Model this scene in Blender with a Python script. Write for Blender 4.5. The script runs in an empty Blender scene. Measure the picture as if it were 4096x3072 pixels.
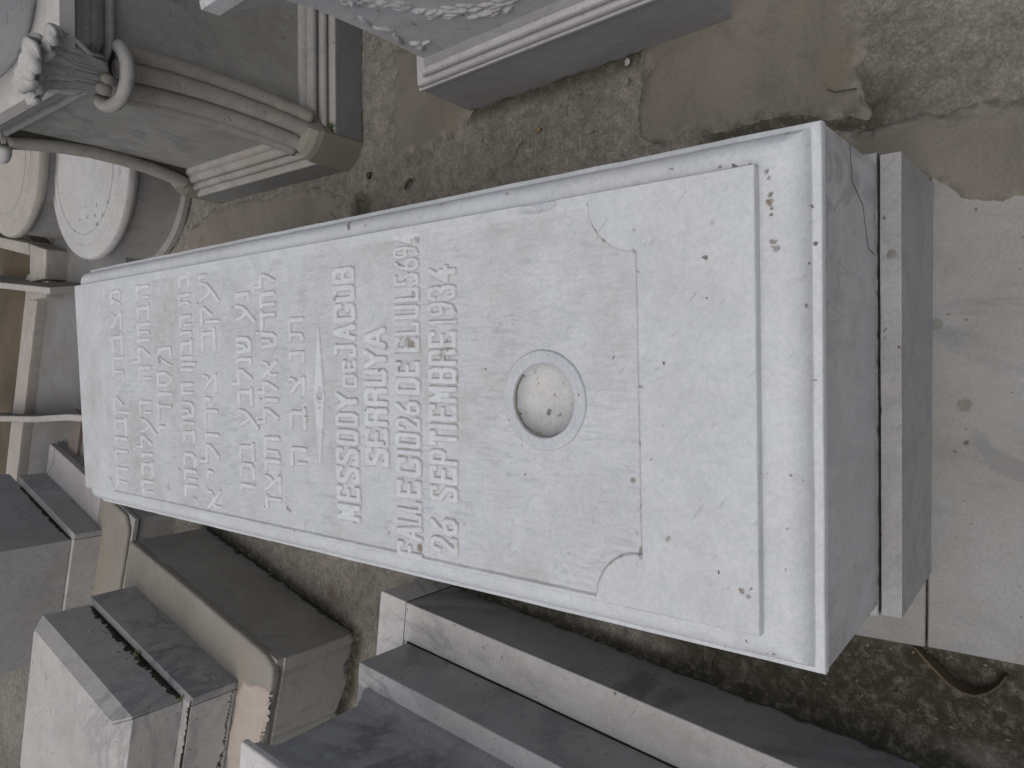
import bpy, bmesh, math, random
import numpy as np
from mathutils import Vector, Matrix, noise
random.seed(7)
S = bpy.context.scene
C = S.collection
R = math.radians

# ---------------------------------------------------------------- camera
cd = bpy.data.cameras.new("camera"); cam = bpy.data.objects.new("camera", cd); C.objects.link(cam)
cd.lens = 25.6254; cd.sensor_width = 36.0; cd.clip_start = 0.02; cd.clip_end = 500
cam.matrix_world = Matrix(((-0.001533, 0.999892, 0.01461, 0.03932), (-0.796046, 0.007623, -0.605188, -0.31362),
                           (-0.605234, -0.012558, 0.795949, 1.57933), (0, 0, 0, 1)))
S.camera = cam

# ---------------------------------------------------------------- light
SUN_EL, SUN_AZ = R(72), R(242)          # azimuth as a compass bearing, +Y = 0, +X = 90
w = bpy.data.worlds.new("World"); S.world = w; w.use_nodes = True
nt = w.node_tree; bg = nt.nodes["Background"]
sky = nt.nodes.new("ShaderNodeTexSky"); sky.sky_type = 'NISHITA'; sky.sun_disc = False
sky.sun_elevation = SUN_EL; sky.sun_rotation = SUN_AZ
sky.air_density = 1.0; sky.dust_density = 6.0; sky.ozone_density = 1.0
hs = nt.nodes.new("ShaderNodeHueSaturation"); hs.inputs["Saturation"].default_value = 0.62
nt.links.new(sky.outputs[0], hs.inputs["Color"]); nt.links.new(hs.outputs[0], bg.inputs[0])
bg.inputs[1].default_value = 0.10
ld = bpy.data.lights.new("sun", 'SUN'); ld.energy = 1.12; ld.angle = R(80); ld.color = (1.0, 0.975, 0.945)
sun = bpy.data.objects.new("sun", ld); C.objects.link(sun)
sd = Vector((math.sin(SUN_AZ) * math.cos(SUN_EL), math.cos(SUN_AZ) * math.cos(SUN_EL), math.sin(SUN_EL)))
sun.rotation_euler = sd.to_track_quat('Z', 'Y').to_euler(); sun.location = (0, 0, 6)
S.view_settings.view_transform = 'Standard'; S.view_settings.look = 'None'
S.view_settings.exposure = -0.29; S.view_settings.gamma = 1.0

# ---------------------------------------------------------------- helpers
def vnoise(x, y, s, seed=0, octv=4):
    """fractal value noise on numpy arrays, about -1..1"""
    out = np.zeros_like(x, dtype=float); amp = 1.0; tot = 0
    for o in range(octv):
        X = x * s * 2 ** o + 17.3 * (seed + o); Y = y * s * 2 ** o - 9.1 * (seed + o)
        xi = np.floor(X).astype(np.int64); yi = np.floor(Y).astype(np.int64); fx = X - xi; fy = Y - yi
        fx = fx * fx * (3 - 2 * fx); fy = fy * fy * (3 - 2 * fy)
        def h(i, j):
            n = (i * 374761393 + j * 668265263 + (seed * 7 + o) * 1442695041) & 0x7fffffff
            n = ((n ^ (n >> 13)) * 1274126177) & 0x7fffffff
            return ((n ^ (n >> 16)) & 0xffff) / 32767.5 - 1
        a = h(xi, yi) * (1 - fx) + h(xi + 1, yi) * fx; b = h(xi, yi + 1) * (1 - fx) + h(xi + 1, yi + 1) * fx
        out += amp * (a * (1 - fy) + b * fy); tot += amp; amp *= 0.55
    return out / tot * 1.5

def sstep(a, b, x):
    t = np.clip((x - a) / (b - a), 0, 1); return t * t * (3 - 2 * t)

def obj(name, me, mat=None, parent=None, smooth=False):
    if isinstance(me, bmesh.types.BMesh):
        bm = me; me = bpy.data.meshes.new(name); bm.to_mesh(me); bm.free()
    o = bpy.data.objects.new(name, me); C.objects.link(o)
    if mat: me.materials.append(mat)
    if smooth is True:
        for p in me.polygons: p.use_smooth = True
    elif smooth:
        smooth_angle(me, R(smooth))
        if smooth == 60: return finish(o, parent)
        md = o.modifiers.new("wn", 'WEIGHTED_NORMAL'); md.keep_sharp = True; md.weight = 80
    if parent: o.parent = parent
    return o

def finish(o, parent):
    if parent: o.parent = parent
    return o

def smooth_angle(me, ang):
    for p in me.polygons: p.use_smooth = True
    bm = bmesh.new(); bm.from_mesh(me)
    for e in bm.edges:
        if len(e.link_faces) == 2 and e.calc_face_angle(0) > ang: e.smooth = False
    bm.to_mesh(me); bm.free()

def tag(o, label, cat, group=None, kind=None):
    o["label"] = label; o["category"] = cat
    if group: o["group"] = group
    if kind: o["kind"] = kind
    return o

def empty(name, loc, right=None, head=None, up=None):
    """Empty with local +X = right, +Y = head, +Z = up"""
    o = bpy.data.objects.new(name, None); o.empty_display_size = 0.1; C.objects.link(o)
    if head is None: o.location = loc
    else:
        y = Vector(head).normalized(); z = Vector(up or (0, 0, 1)); x = y.cross(z).normalized()
        m = Matrix((x, y, z)).transposed().to_4x4(); m.translation = Vector(loc); o.matrix_world = m
    return o

def box_bm(x0, x1, y0, y1, z0, z1, bev=0.004, seg=2, wear=0.0, step=0.03, seed=0):
    bm = bmesh.new(); bmesh.ops.create_cube(bm, size=1)
    for v in bm.verts:
        v.co = Vector((x0 + (v.co.x + .5) * (x1 - x0), y0 + (v.co.y + .5) * (y1 - y0), z0 + (v.co.z + .5) * (z1 - z0)))
    if bev: bmesh.ops.bevel(bm, geom=bm.edges[:], offset=bev, segments=seg, profile=.6, affect='EDGES')
    if wear: wearing(bm, wear, step, seed)
    return bm

def prism_bm(poly, z0, z1, bev=0.004, seg=2, wear=0.0, step=0.03, seed=0, top_only=False):
    bm = bmesh.new(); vb = [bm.verts.new((p[0], p[1], z0)) for p in poly]; vt = [bm.verts.new((p[0], p[1], z1)) for p in poly]
    n = len(poly); bm.faces.new(vb[::-1]); bm.faces.new(vt)
    for i in range(n): bm.faces.new((vb[i], vb[(i + 1) % n], vt[(i + 1) % n], vt[i]))
    bmesh.ops.recalc_face_normals(bm, faces=bm.faces[:])
    if bev:
        es = [e for e in bm.edges if (e.verts[0].co.z > z0 + 1e-6 and e.verts[1].co.z > z0 + 1e-6) or not top_only]
        bmesh.ops.bevel(bm, geom=es, offset=bev, segments=seg, profile=.6, affect='EDGES')
    if wear: wearing(bm, wear, step, seed)
    return bm

def wearing(bm, amp, step, seed=0):
    """cut the mesh into small cells and jitter it, so arrises read as worn and not ruled"""
    lo = [min(v.co[i] for v in bm.verts) for i in range(3)]; hi = [max(v.co[i] for v in bm.verts) for i in range(3)]
    for ax in range(3):
        n = int((hi[ax] - lo[ax]) / step); no = [0, 0, 0]; no[ax] = 1
        for k in range(1, n):
            co = [0, 0, 0]; co[ax] = lo[ax] + (hi[ax] - lo[ax]) * k / n
            bmesh.ops.bisect_plane(bm, geom=bm.verts[:] + bm.edges[:] + bm.faces[:], plane_co=co, plane_no=no, dist=1e-6)
    off = Vector((seed * 3.1, seed * 1.7, 5))
    for v in bm.verts:
        p = v.co * 9 + off; q = v.co * 38 + off
        v.co += noise.noise_vector(p) * amp + noise.noise_vector(q) * amp * .6

def loft(rings, cap0=True, cap1=True):
    bm = bmesh.new(); vs = [[bm.verts.new(p) for p in r] for r in rings]; n = len(rings[0])
    for a, b in zip(vs[:-1], vs[1:]):
        for i in range(n):
            bm.faces.new((a[i], a[(i + 1) % n], b[(i + 1) % n], b[i]))
    if cap0: bm.faces.new(vs[0][::-1])
    if cap1: bm.faces.new(vs[-1])
    bmesh.ops.recalc_face_normals(bm, faces=bm.faces[:])
    return bm

def tube_bm(pts, rad, n=8, bm=None):
    bm = bm or bmesh.new(); prev = None; pts = [Vector(p) for p in pts]
    rads = rad if isinstance(rad, (list, tuple)) else [rad] * len(pts)
    for i, p in enumerate(pts):
        t = (pts[min(i + 1, len(pts) - 1)] - pts[max(i - 1, 0)]).normalized()
        a = t.cross(Vector((0.3, 0.2, 1))).normalized(); b = t.cross(a)
        ring = [bm.verts.new(p + (a * math.cos(2 * math.pi * k / n) + b * math.sin(2 * math.pi * k / n)) * rads[i]) for k in range(n)]
        if prev:
            for k in range(n): bm.faces.new((prev[k], prev[(k + 1) % n], ring[(k + 1) % n], ring[k]))
        else: bm.faces.new(ring[::-1])
        prev = ring
    bm.faces.new(prev)
    return bm

def grid_mesh(name, xs, ys, Z, keep=None, attr=None):
    nx, ny = len(xs), len(ys); X, Y = np.meshgrid(xs, ys); co = np.stack([X, Y, Z], -1).reshape(-1, 3)
    i = np.arange((ny - 1) * (nx - 1)); r, c = i // (nx - 1), i % (nx - 1); v = r * nx + c
    F = np.stack([v, v + 1, v + nx + 1, v + nx], -1)
    if keep is not None:
        F = F[keep.reshape(-1)]
    used = np.unique(F); mp = np.full(len(co), -1); mp[used] = np.arange(len(used)); F = mp[F]; co = co[used]
    me = bpy.data.meshes.new(name); me.vertices.add(len(co)); me.vertices.foreach_set("co", co.ravel().astype(np.float32))
    me.loops.add(F.size); me.loops.foreach_set("vertex_index", F.ravel().astype(np.int32))
    me.polygons.add(len(F)); me.polygons.foreach_set("loop_start", np.arange(0, F.size, 4, dtype=np.int32))
    me.update(calc_edges=True)
    if attr:
        for k, a in attr.items():
            at = me.attributes.new(k, 'FLOAT', 'POINT'); at.data.foreach_set("value", a.reshape(-1)[used].astype(np.float32))
    for p in me.polygons: p.use_smooth = True
    return me

# ---------------------------------------------------------------- materials
class NT:
    def __init__(s, name):
        s.m = bpy.data.materials.new(name); s.m.use_nodes = True; s.t = s.m.node_tree; s.n = s.t.nodes; s.p = s.n["Principled BSDF"]
        s.tc = s.n.new("ShaderNodeTexCoord").outputs["Object"]
    def L(s, a, b): s.t.links.new(a, b)
    def inp(s, sock, v):
        if hasattr(v, "is_output") or isinstance(v, bpy.types.NodeSocket): s.L(v, sock)
        else: sock.default_value = v
    def mapping(s, loc=(0, 0, 0), rot=(0, 0, 0), sc=(1, 1, 1), src=None):
        m = s.n.new("ShaderNodeMapping"); m.inputs["Location"].default_value = loc; m.inputs["Rotation"].default_value = rot
        m.inputs["Scale"].default_value = sc; s.L(src or s.tc, m.inputs["Vector"]); return m.outputs[0]
    def noise(s, scale, detail=4, rough=.55, dist=0, vec=None, out="Fac"):
        n = s.n.new("ShaderNodeTexNoise"); n.inputs["Scale"].default_value = scale; n.inputs["Detail"].default_value = detail
        n.inputs["Roughness"].default_value = rough; n.inputs["Distortion"].default_value = dist
        s.L(vec or s.tc, n.inputs["Vector"]); return n.outputs[out]
    def voro(s, scale, vec=None, feature='F1', out="Distance", rnd=1.0):
        n = s.n.new("ShaderNodeTexVoronoi"); n.feature = feature; n.inputs["Scale"].default_value = scale
        n.inputs["Randomness"].default_value = rnd
        s.L(vec or s.tc, n.inputs["Vector"]); return n.outputs[out]
    def ramp(s, v, a, b, lo=0.0, hi=1.0):
        m = s.n.new("ShaderNodeMapRange"); m.interpolation_type = 'SMOOTHSTEP'
        s.L(v, m.inputs["Value"])
        for k, x in (("From Min", a), ("From Max", b), ("To Min", lo), ("To Max", hi)): m.inputs[k].default_value = x
        return m.outputs[0]
    def math(s, op, a, b=0.0, clamp=False):
        m = s.n.new("ShaderNodeMath"); m.operation = op; m.use_clamp = clamp; s.inp(m.inputs[0], a); s.inp(m.inputs[1], b); return m.outputs[0]
    def mix(s, f, a, b, mode='MIX'):
        m = s.n.new("ShaderNodeMix"); m.data_type = 'RGBA'; m.blend_type = mode
        s.inp(m.inputs[0], f)
        for k, v in ((6, a), (7, b)):
            if isinstance(v, (tuple, list)): m.inputs[k].default_value = tuple(v)[:3] + (1,)
            else: s.L(v, m.inputs[k])
        return m.outputs[2]
    def attr(s, name):
        a = s.n.new("ShaderNodeAttribute"); a.attribute_name = name; return a.outputs["Fac"]
    def dist2(s, vec, x, y, z=None):
        v = s.n.new("ShaderNodeVectorMath"); v.operation = 'DISTANCE'
        mm = s.n.new("ShaderNodeVectorMath"); mm.operation = 'MULTIPLY'; s.L(vec, mm.inputs[0]); mm.inputs[1].default_value = (1, 1, 0 if z is None else 1)
        s.L(mm.outputs[0], v.inputs[0]); v.inputs[1].default_value = (x, y, z or 0); return v.outputs["Value"]
    def done(s, col, rough=.6, bump=None, bstr=.3, bdist=.002, spec=.35):
        s.inp(s.p.inputs["Base Color"], col); s.inp(s.p.inputs["Roughness"], rough); s.p.inputs["Specular IOR Level"].default_value = spec
        if bump is not None:
            b = s.n.new("ShaderNodeBump"); b.inputs["Strength"].default_value = bstr; b.inputs["Distance"].default_value = bdist
            s.L(bump, b.inputs["Height"]); s.L(b.outputs[0], s.p.inputs["Normal"])
        return s.m

def marble(name, base=(.50, .51, .52), tint=(.46, .44, .41), vein=(.30, .31, .34), vamt=.35, vscale=2.2, vstretch=(1, 1, 1), vrot=(0, 0, 0),
           stain=(.20, .17, .12), samt=.25, specks=.5, grime=None, gcol=(.05, .05, .04), foot=None, spots=(), scol=(.09, .07, .045),
           seed=0, rough=.55, bstr=.25, attr=False, comb=False, streak=None, flecks=.35, mottle=.22):
    g = NT(name); off = g.mapping(loc=(seed * 3.7, seed * 1.9, seed * 2.3))
    big = g.noise(3.2, 5, .6, .6, off); col = g.mix(g.ramp(big, .35, .68), base, tint)
    vm = g.mapping(rot=vrot, sc=vstretch, src=off); vn = g.noise(vscale, 7, .58, 1.6, vm)
    va = g.math('ABSOLUTE', g.math('SUBTRACT', vn, .5)); vf = g.ramp(va, .0, .05, 1, 0)
    mask = g.ramp(g.noise(2.1, 3, .5, 0, off), .45, .62)
    col = g.mix(g.math('MULTIPLY', g.math('MULTIPLY', vf, mask), vamt), col, vein)
    cl = g.ramp(g.noise(11, 5, .62, .8, vm), .50, .72); col = g.mix(g.math('MULTIPLY', cl, vamt * .55), col, vein)
    fine = g.noise(160, 3, .6, 0, off); col = g.mix(.16, col, g.mix(g.ramp(fine, .3, .7), (.30, .30, .30), (.78, .78, .78)), 'OVERLAY')
    mid = g.noise(36, 4, .6, .3, off); col = g.mix(.16, col, g.mix(g.ramp(mid, .35, .65), (.36, .36, .37), (.62, .62, .61)), 'OVERLAY')
    mt = g.noise(7.5, 5, .65, 1.2, off); col = g.mix(g.math('MULTIPLY', g.ramp(mt, .42, .66), mottle), col, tuple(.72 * c for c in base))
    warm = g.noise(4.6, 4, .6, .8, g.mapping(loc=(seed + 8, 3, 5))); col = g.mix(g.math('MULTIPLY', g.ramp(warm, .5, .7), mottle * .8), col, tuple(base[i] * (1.0, .94, .87)[i] for i in range(3)))
    fm = g.mapping(rot=(.3, .2, .75), src=off); fm = g.mapping(sc=(18, 120, 60), src=fm); ff = g.ramp(g.noise(1.0, 2, .5, .2, fm), .66, .74); col = g.mix(g.math('MULTIPLY', ff, flecks), col, tuple(.5 * c for c in vein))
    st = g.ramp(g.noise(5.5, 6, .68, .4, g.mapping(loc=(seed + 4, 9, 2))), .54, .76); col = g.mix(g.math('MULTIPLY', st, samt), col, stain)
    if streak:   # rain streaks running down the upright faces
        sm = g.mapping(sc=(26, 26, 1.6), loc=(seed, 0, 0)); sk = g.ramp(g.noise(1.0, 4, .6, .2, sm), .52, .75)
        col = g.mix(g.math('MULTIPLY', sk, streak), col, stain)
    sp = g.ramp(g.noise(70, 2, .5, 0, off), .735 - .02 * specks, .77 - .02 * specks); col = g.mix(g.math('MULTIPLY', sp, .75), col, (.10, .085, .06))
    wob = g.n.new("ShaderNodeVectorMath"); wob.operation = 'MULTIPLY_ADD'
    g.L(g.noise(45, 4, .7, 0, None, "Color"), wob.inputs[0]); wob.inputs[1].default_value = (.02, .02, .02); g.L(g.tc, wob.inputs[2])
    ws = g.n.new("ShaderNodeVectorMath"); ws.operation = 'SUBTRACT'; g.L(wob.outputs[0], ws.inputs[0]); ws.inputs[1].default_value = (.01, .01, .01)
    for s_ in spots:
        x, y, r = s_[:3]; c = s_[3] if len(s_) > 3 else scol
        col = g.mix(g.math('MULTIPLY', g.math('MULTIPLY', g.ramp(g.dist2(ws.outputs[0], x, y), r * .45, r * .95, 1, 0), g.ramp(mid, .3, .6, .5, 1.0)), .9), col, c)
    if grime:    # moss and soil along the foot of the stone: (z where it ends, ragged height)
        sep = g.n.new("ShaderNodeSeparateXYZ"); g.L(g.tc, sep.inputs[0])
        rg = g.noise(14, 5, .7, .3); lim = g.math('SUBTRACT', sep.outputs[2], g.math('MULTIPLY', g.math('SUBTRACT', rg, .5), grime[1] * 4))
        gf = g.ramp(lim, grime[0] - .006, grime[0] + grime[1] * .35, 1, 0); col = g.mix(g.math('MULTIPLY', gf, .9), col, gcol)
    if attr:
        a = g.attr("grime"); col = g.mix(a, col, (.17, .135, .09))
        a2 = g.attr("soil"); col = g.mix(g.math('MULTIPLY', a2, .62), col, (.36, .325, .285))
    hb = g.math('ADD', g.math('MULTIPLY', fine, .35), mid)
    if comb:
        cm = g.mapping(sc=(150, 26, 1)); cn = g.noise(1.0, 3, .6, .4, cm); hb = g.math('ADD', hb, g.math('MULTIPLY', cn, 1.2))
        col = g.mix(g.math('MULTIPLY', g.math('MULTIPLY', g.ramp(cn, .46, .72), g.attr('rec')), g.ramp(g.noise(9, 4, .6, .5, off), .38, .62, .12, .62)), col, (.36, .38, .42))
    return g.done(col, g.ramp(mid, .3, .7, rough - .08, rough + .1), hb, bstr, .0012)

def cement(name, a=(.20, .19, .17), b=(.13, .125, .11), warm=(.27, .21, .15), wamt=.2, seed=0, bstr=.4, grit=.4, dark=(.05, .05, .04), damt=.5, grime=None, edge=False):
    g = NT(name); off = g.mapping(loc=(seed * 2.7, seed, seed * 1.3))
    col = g.mix(g.ramp(g.noise(3.0, 6, .62, .4, off), .32, .68), a, b)
    col = g.mix(g.math('MULTIPLY', g.ramp(g.noise(4.2, 5, .6, .3, g.mapping(loc=(seed, 5, 3))), .52, .75), wamt), col, warm)
    col = g.mix(g.math('MULTIPLY', g.ramp(g.noise(17, 6, .7, .4, off), .5, .74), damt * .6), col, dark)
    f = g.noise(190, 3, .65, 0, off); col = g.mix(.10 + .2 * grit, col, g.mix(g.ramp(f, .32, .68), (.24, .24, .24), (.8, .8, .79)), 'OVERLAY')
    sp = g.ramp(g.noise(75, 3, .6, 0, off), .66, .72); col = g.mix(g.math('MULTIPLY', sp, grit), col, dark)
    if grime:
        sep = g.n.new("ShaderNodeSeparateXYZ"); g.L(g.tc, sep.inputs[0])
        rg = g.noise(14, 5, .7, .3); lim = g.math('SUBTRACT', sep.outputs[2], g.math('MULTIPLY', g.math('SUBTRACT', rg, .5), grime[1] * 4))
        col = g.mix(g.math('MULTIPLY', g.ramp(lim, grime[0] - .006, grime[0] + grime[1] * .35, 1, 0), .9), col, dark)
    if edge:
        e_ = g.attr("edge"); en = g.ramp(g.noise(30, 6, .75, .3), .35, .62)
        col = g.mix(g.math('MULTIPLY', g.math('ADD', g.math('MULTIPLY', e_, .55), g.math('MULTIPLY', g.math('MULTIPLY', e_, en), .45)), .95), col, g.mix(g.ramp(g.noise(34, 5, .7, .3), .36, .64), (.10, .092, .08), (.27, .25, .22)))
    return g.done(col, .85, g.math('ADD', g.noise(40, 6, .7, 0, off), g.math('MULTIPLY', f, .5)), bstr, .003, .2)

def plain(name, col, rough=.7):
    g = NT(name); n = g.noise(60, 4, .6); c = g.mix(g.ramp(n, .3, .7), tuple(x * .7 for x in col), tuple(min(1, x * 1.25) for x in col))
    return g.done(c, rough, n, .3, .001)

def rough_ground():
    g = NT("rough_concrete")
    a = g.noise(2.4, 6, .65, .5); col = g.mix(g.ramp(a, .33, .67), (.262, .25, .228), (.182, .172, .154))
    gr = g.ramp(g.noise(150, 3, .7), .40, .66); col = g.mix(.34, col, g.mix(gr, (.2, .19, .18), (.76, .75, .72)), 'OVERLAY')
    c2 = g.noise(34, 5, .7, .3); col = g.mix(.36, col, g.mix(g.ramp(c2, .36, .64), (.22, .22, .21), (.68, .67, .64)), 'OVERLAY')
    pale = g.ramp(g.noise(55, 4, .7, .2, g.mapping(loc=(3, 1, 2))), .63, .72); col = g.mix(g.math('MULTIPLY', pale, .4), col, (.34, .33, .31))
    dk = g.ramp(g.noise(26, 5, .72, .3, g.mapping(loc=(7, 3, 1))), .60, .70); col = g.mix(g.math('MULTIPLY', dk, .7), col, (.06, .055, .042))
    rust = g.ramp(g.noise(8, 4, .6, .2, g.mapping(loc=(1, 7, 1))), .66, .76); col = g.mix(g.math('MULTIPLY', rust, .6), col, (.16, .10, .045))
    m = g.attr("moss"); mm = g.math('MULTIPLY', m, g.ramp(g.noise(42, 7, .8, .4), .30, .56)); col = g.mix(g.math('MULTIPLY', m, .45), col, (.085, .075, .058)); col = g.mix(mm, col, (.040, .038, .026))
    return g.done(col, .92, g.math('ADD', g.noise(60, 6, .75), g.math('MULTIPLY', gr, .5)), .6, .005, .15)
GL=[
[('M',-.251,-.218,.778,.849),('E',-.213,-.182,.777,.848),('S',-.177,-.142,.776,.847),('S',-.142,-.106,.776,.846),('O',-.102,-.070,.775,.844),('D',-.065,-.036,.775,.843),('Y',-.033,.004,.774,.842),('D',.011,.038,.773,.841),('E',.043,.067,.773,.840),('J',.070,.100,.772,.839),('A',.102,.136,.772,.839),('C',.138,.176,.771,.837),('O',.178,.211,.771,.836),('B',.213,.246,.770,.835)],
[('S',-.137,-.100,.691,.758),('E',-.099,-.063,.691,.757),('R',-.061,-.025,.690,.755),('R',-.023,.013,.689,.754),('U',.015,.048,.689,.752),('Y',.048,.085,.688,.751),('A',.085,.126,.688,.750)],
[('F',-.298,-.269,.611,.677),('A',-.267,-.238,.610,.676),('L',-.237,-.217,.610,.675),('L',-.214,-.193,.609,.674),('E',-.189,-.154,.608,.673),('C',-.150,-.113,.607,.672),('I',-.110,-.099,.606,.671),('O',-.097,-.068,.606,.671),('2',-.066,-.040,.605,.670),('6',-.038,-.010,.604,.669),('D',-.000,.032,.603,.668),('E',.034,.062,.602,.667),('E',.077,.106,.601,.666),('L',.107,.132,.600,.665),('U',.136,.163,.599,.664),('L',.167,.193,.598,.663),('5',.196,.220,.598,.662),('6',.222,.246,.597,.661),('9',.246,.268,.596,.661),('4',.269,.289,.596,.660)],
[('2',-.278,-.247,.523,.590),('6',-.246,-.214,.522,.589),('S',-.185,-.157,.520,.587),('E',-.155,-.122,.519,.586),('P',-.121,-.093,.518,.585),('T',-.088,-.060,.517,.584),('I',-.059,-.047,.517,.584),('E',-.044,-.014,.516,.583),('M',-.012,.017,.515,.582),('B',.021,.050,.514,.581),('R',.052,.081,.513,.580),('E',.083,.113,.512,.579),('1',.119,.135,.512,.578),('9',.137,.163,.511,.578),('3',.165,.192,.510,.577),('4',.193,.226,.509,.576)],
[('מ',.224,.272,1.746,1.812),('צ',.160,.212,1.746,1.814),('ב',.093,.153,1.747,1.816),('ת',.031,.089,1.747,1.818),('ק',-.078,-.022,1.748,1.822),('ב',-.133,-.080,1.748,1.824),('ו',-.152,-.134,1.749,1.825),('ר',-.213,-.171,1.749,1.827),('ת',-.279,-.220,1.750,1.829)],
[('ה',.232,.273,1.583,1.656),('ב',.180,.221,1.586,1.658),('ת',.139,.176,1.589,1.660),('ו',.119,.135,1.590,1.661),('ל',.064,.115,1.592,1.663),('ה',.020,.062,1.595,1.665),('ה',-.072,-.030,1.600,1.669),('ע',-.122,-.077,1.603,1.671),('ל',-.166,-.123,1.605,1.672),('ו',-.189,-.168,1.607,1.674),('ב',-.238,-.193,1.609,1.675),('ה',-.285,-.244,1.612,1.677)],
[('מ',.053,.110,1.482,1.561),('ס',.002,.047,1.487,1.565),('ו',-.026,-.005,1.490,1.567),('ד',-.084,-.032,1.494,1.570),('י',-.116,-.090,1.497,1.573)],
[('ב',.246,.285,1.377,1.435),('ת',.203,.238,1.379,1.437),('ה',.152,.186,1.380,1.438),('נ',.128,.147,1.380,1.439),('ב',.086,.124,1.381,1.440),('ו',.073,.083,1.382,1.441),('ן',.056,.070,1.382,1.442),('ו',.044,.052,1.383,1.442),('ח',-.015,.019,1.383,1.444),('ש',-.073,-.026,1.385,1.446),('ו',-.090,-.077,1.385,1.447),('ב',-.133,-.098,1.386,1.448),('כ',-.193,-.156,1.388,1.450),('ה',-.231,-.197,1.389,1.451),('ר',-.269,-.235,1.389,1.452)],
[('י',.264,.275,1.272,1.337),('ע',.208,.260,1.273,1.337),('ק',.152,.201,1.274,1.338),('ב',.089,.147,1.274,1.339),('צ',-.006,.042,1.276,1.341),('י',-.037,-.013,1.277,1.341),('ר',-.095,-.044,1.278,1.342),('ו',-.121,-.100,1.278,1.342),('ל',-.181,-.125,1.279,1.343),('י',-.217,-.189,1.280,1.344),('א',-.289,-.237,1.281,1.345)],
[('נ',.199,.225,1.126,1.185),('ע',.153,.196,1.127,1.187),('ש',.083,.125,1.129,1.189),('נ',.057,.079,1.129,1.190),('ל',.010,.055,1.130,1.191),('ב',-.035,.008,1.131,1.193),('ע',-.084,-.039,1.132,1.194),('ב',-.159,-.116,1.134,1.197),('כ',-.202,-.162,1.135,1.198),('ו',-.231,-.208,1.135,1.200)],
[('ל',.222,.259,1.029,1.088),('ח',.181,.217,1.030,1.089),('ד',.135,.178,1.031,1.090),('ש',.092,.131,1.031,1.091),('א',.028,.070,1.032,1.093),('ל',-.009,.025,1.033,1.093),('ו',-.029,-.011,1.033,1.094),('ל',-.074,-.032,1.034,1.095),('ת',-.144,-.096,1.035,1.097),('ר',-.177,-.146,1.036,1.097),('צ',-.224,-.180,1.036,1.098),('ד',-.261,-.226,1.037,1.099)],
[('ת',.107,.157,.934,.990),('נ',.060,.090,.935,.992),('צ',-.008,.036,.937,.994),('ב',-.079,-.032,.938,.997),('ה',-.158,-.114,.940,1.000)]]
# ---------------------------------------------------------------- setting: ground, paving, cement
def axis(lo, hi, step, far, n=14):
    a = list(np.arange(lo, hi + step * .5, step)); g = [step * 1.6 ** k for k in range(1, n)]
    out = a[:]; p = a[-1]
    for k in g:
        p += k; out.append(p)
        if p > far: break
    p = a[0]
    for k in g:
        p -= k; out.insert(0, p)
        if p < -far: break
    return np.array(out)

def sdpoly(X, Y, poly):
    """signed distance to polygon, negative inside"""
    P = np.array(poly); d = np.full(X.shape, 1e9); ins = np.zeros(X.shape, bool)
    for i in range(len(P)):
        a = P[i]; b = P[(i + 1) % len(P)]; e = b - a; wx = X - a[0]; wy = Y - a[1]
        t = np.clip((wx * e[0] + wy * e[1]) / (e @ e), 0, 1); d = np.minimum(d, np.hypot(wx - e[0] * t, wy - e[1] * t))
        c = ((a[1] > Y) != (b[1] > Y)) & (X < (b[0] - a[0]) * (Y - a[1]) / (b[1] - a[1] + 1e-12) + a[0]); ins ^= c
    return np.where(ins, -d, d)

GX = axis(-1.15, 1.45, .009, 40, 22); GY = axis(-.55, 2.75, .009, 40, 22)
X, Y = np.meshgrid(GX, GY); near = sstep(6, 2, np.hypot(X, Y - 1))
PIT = [(-.47, .05), (-.47, -.6), (-.7, -.6), (-.66, .35), (-.52, .5)]
pit = sstep(.06, -.05, sdpoly(X, Y, PIT) + vnoise(X, Y, 9, 3) * .03)
Z = -.004 + (vnoise(X, Y, 6, 1, 5) * .005 + vnoise(X, Y, 40, 2, 3) * .0030) * near - .022 * pit
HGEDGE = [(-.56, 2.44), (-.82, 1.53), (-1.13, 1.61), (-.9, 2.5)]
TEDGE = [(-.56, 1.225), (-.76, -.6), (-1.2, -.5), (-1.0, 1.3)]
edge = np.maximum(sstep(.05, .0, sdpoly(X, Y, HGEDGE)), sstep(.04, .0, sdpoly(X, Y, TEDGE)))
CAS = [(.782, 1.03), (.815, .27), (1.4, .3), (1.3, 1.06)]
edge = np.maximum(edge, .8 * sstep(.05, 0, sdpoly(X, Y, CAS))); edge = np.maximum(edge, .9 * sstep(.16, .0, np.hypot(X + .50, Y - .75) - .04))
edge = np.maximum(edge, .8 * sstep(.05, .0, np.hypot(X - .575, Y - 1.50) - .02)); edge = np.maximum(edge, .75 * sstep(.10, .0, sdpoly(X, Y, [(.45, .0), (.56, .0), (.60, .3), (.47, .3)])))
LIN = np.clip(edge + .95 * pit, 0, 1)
ground = obj("ground", grid_mesh("ground", GX, GY, Z, attr={"moss": LIN}), rough_ground()); ground["kind"] = "structure"
tag(ground, "rough grey brown concrete ground between the tombs", "ground", kind="structure"); del ground["category"]

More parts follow.
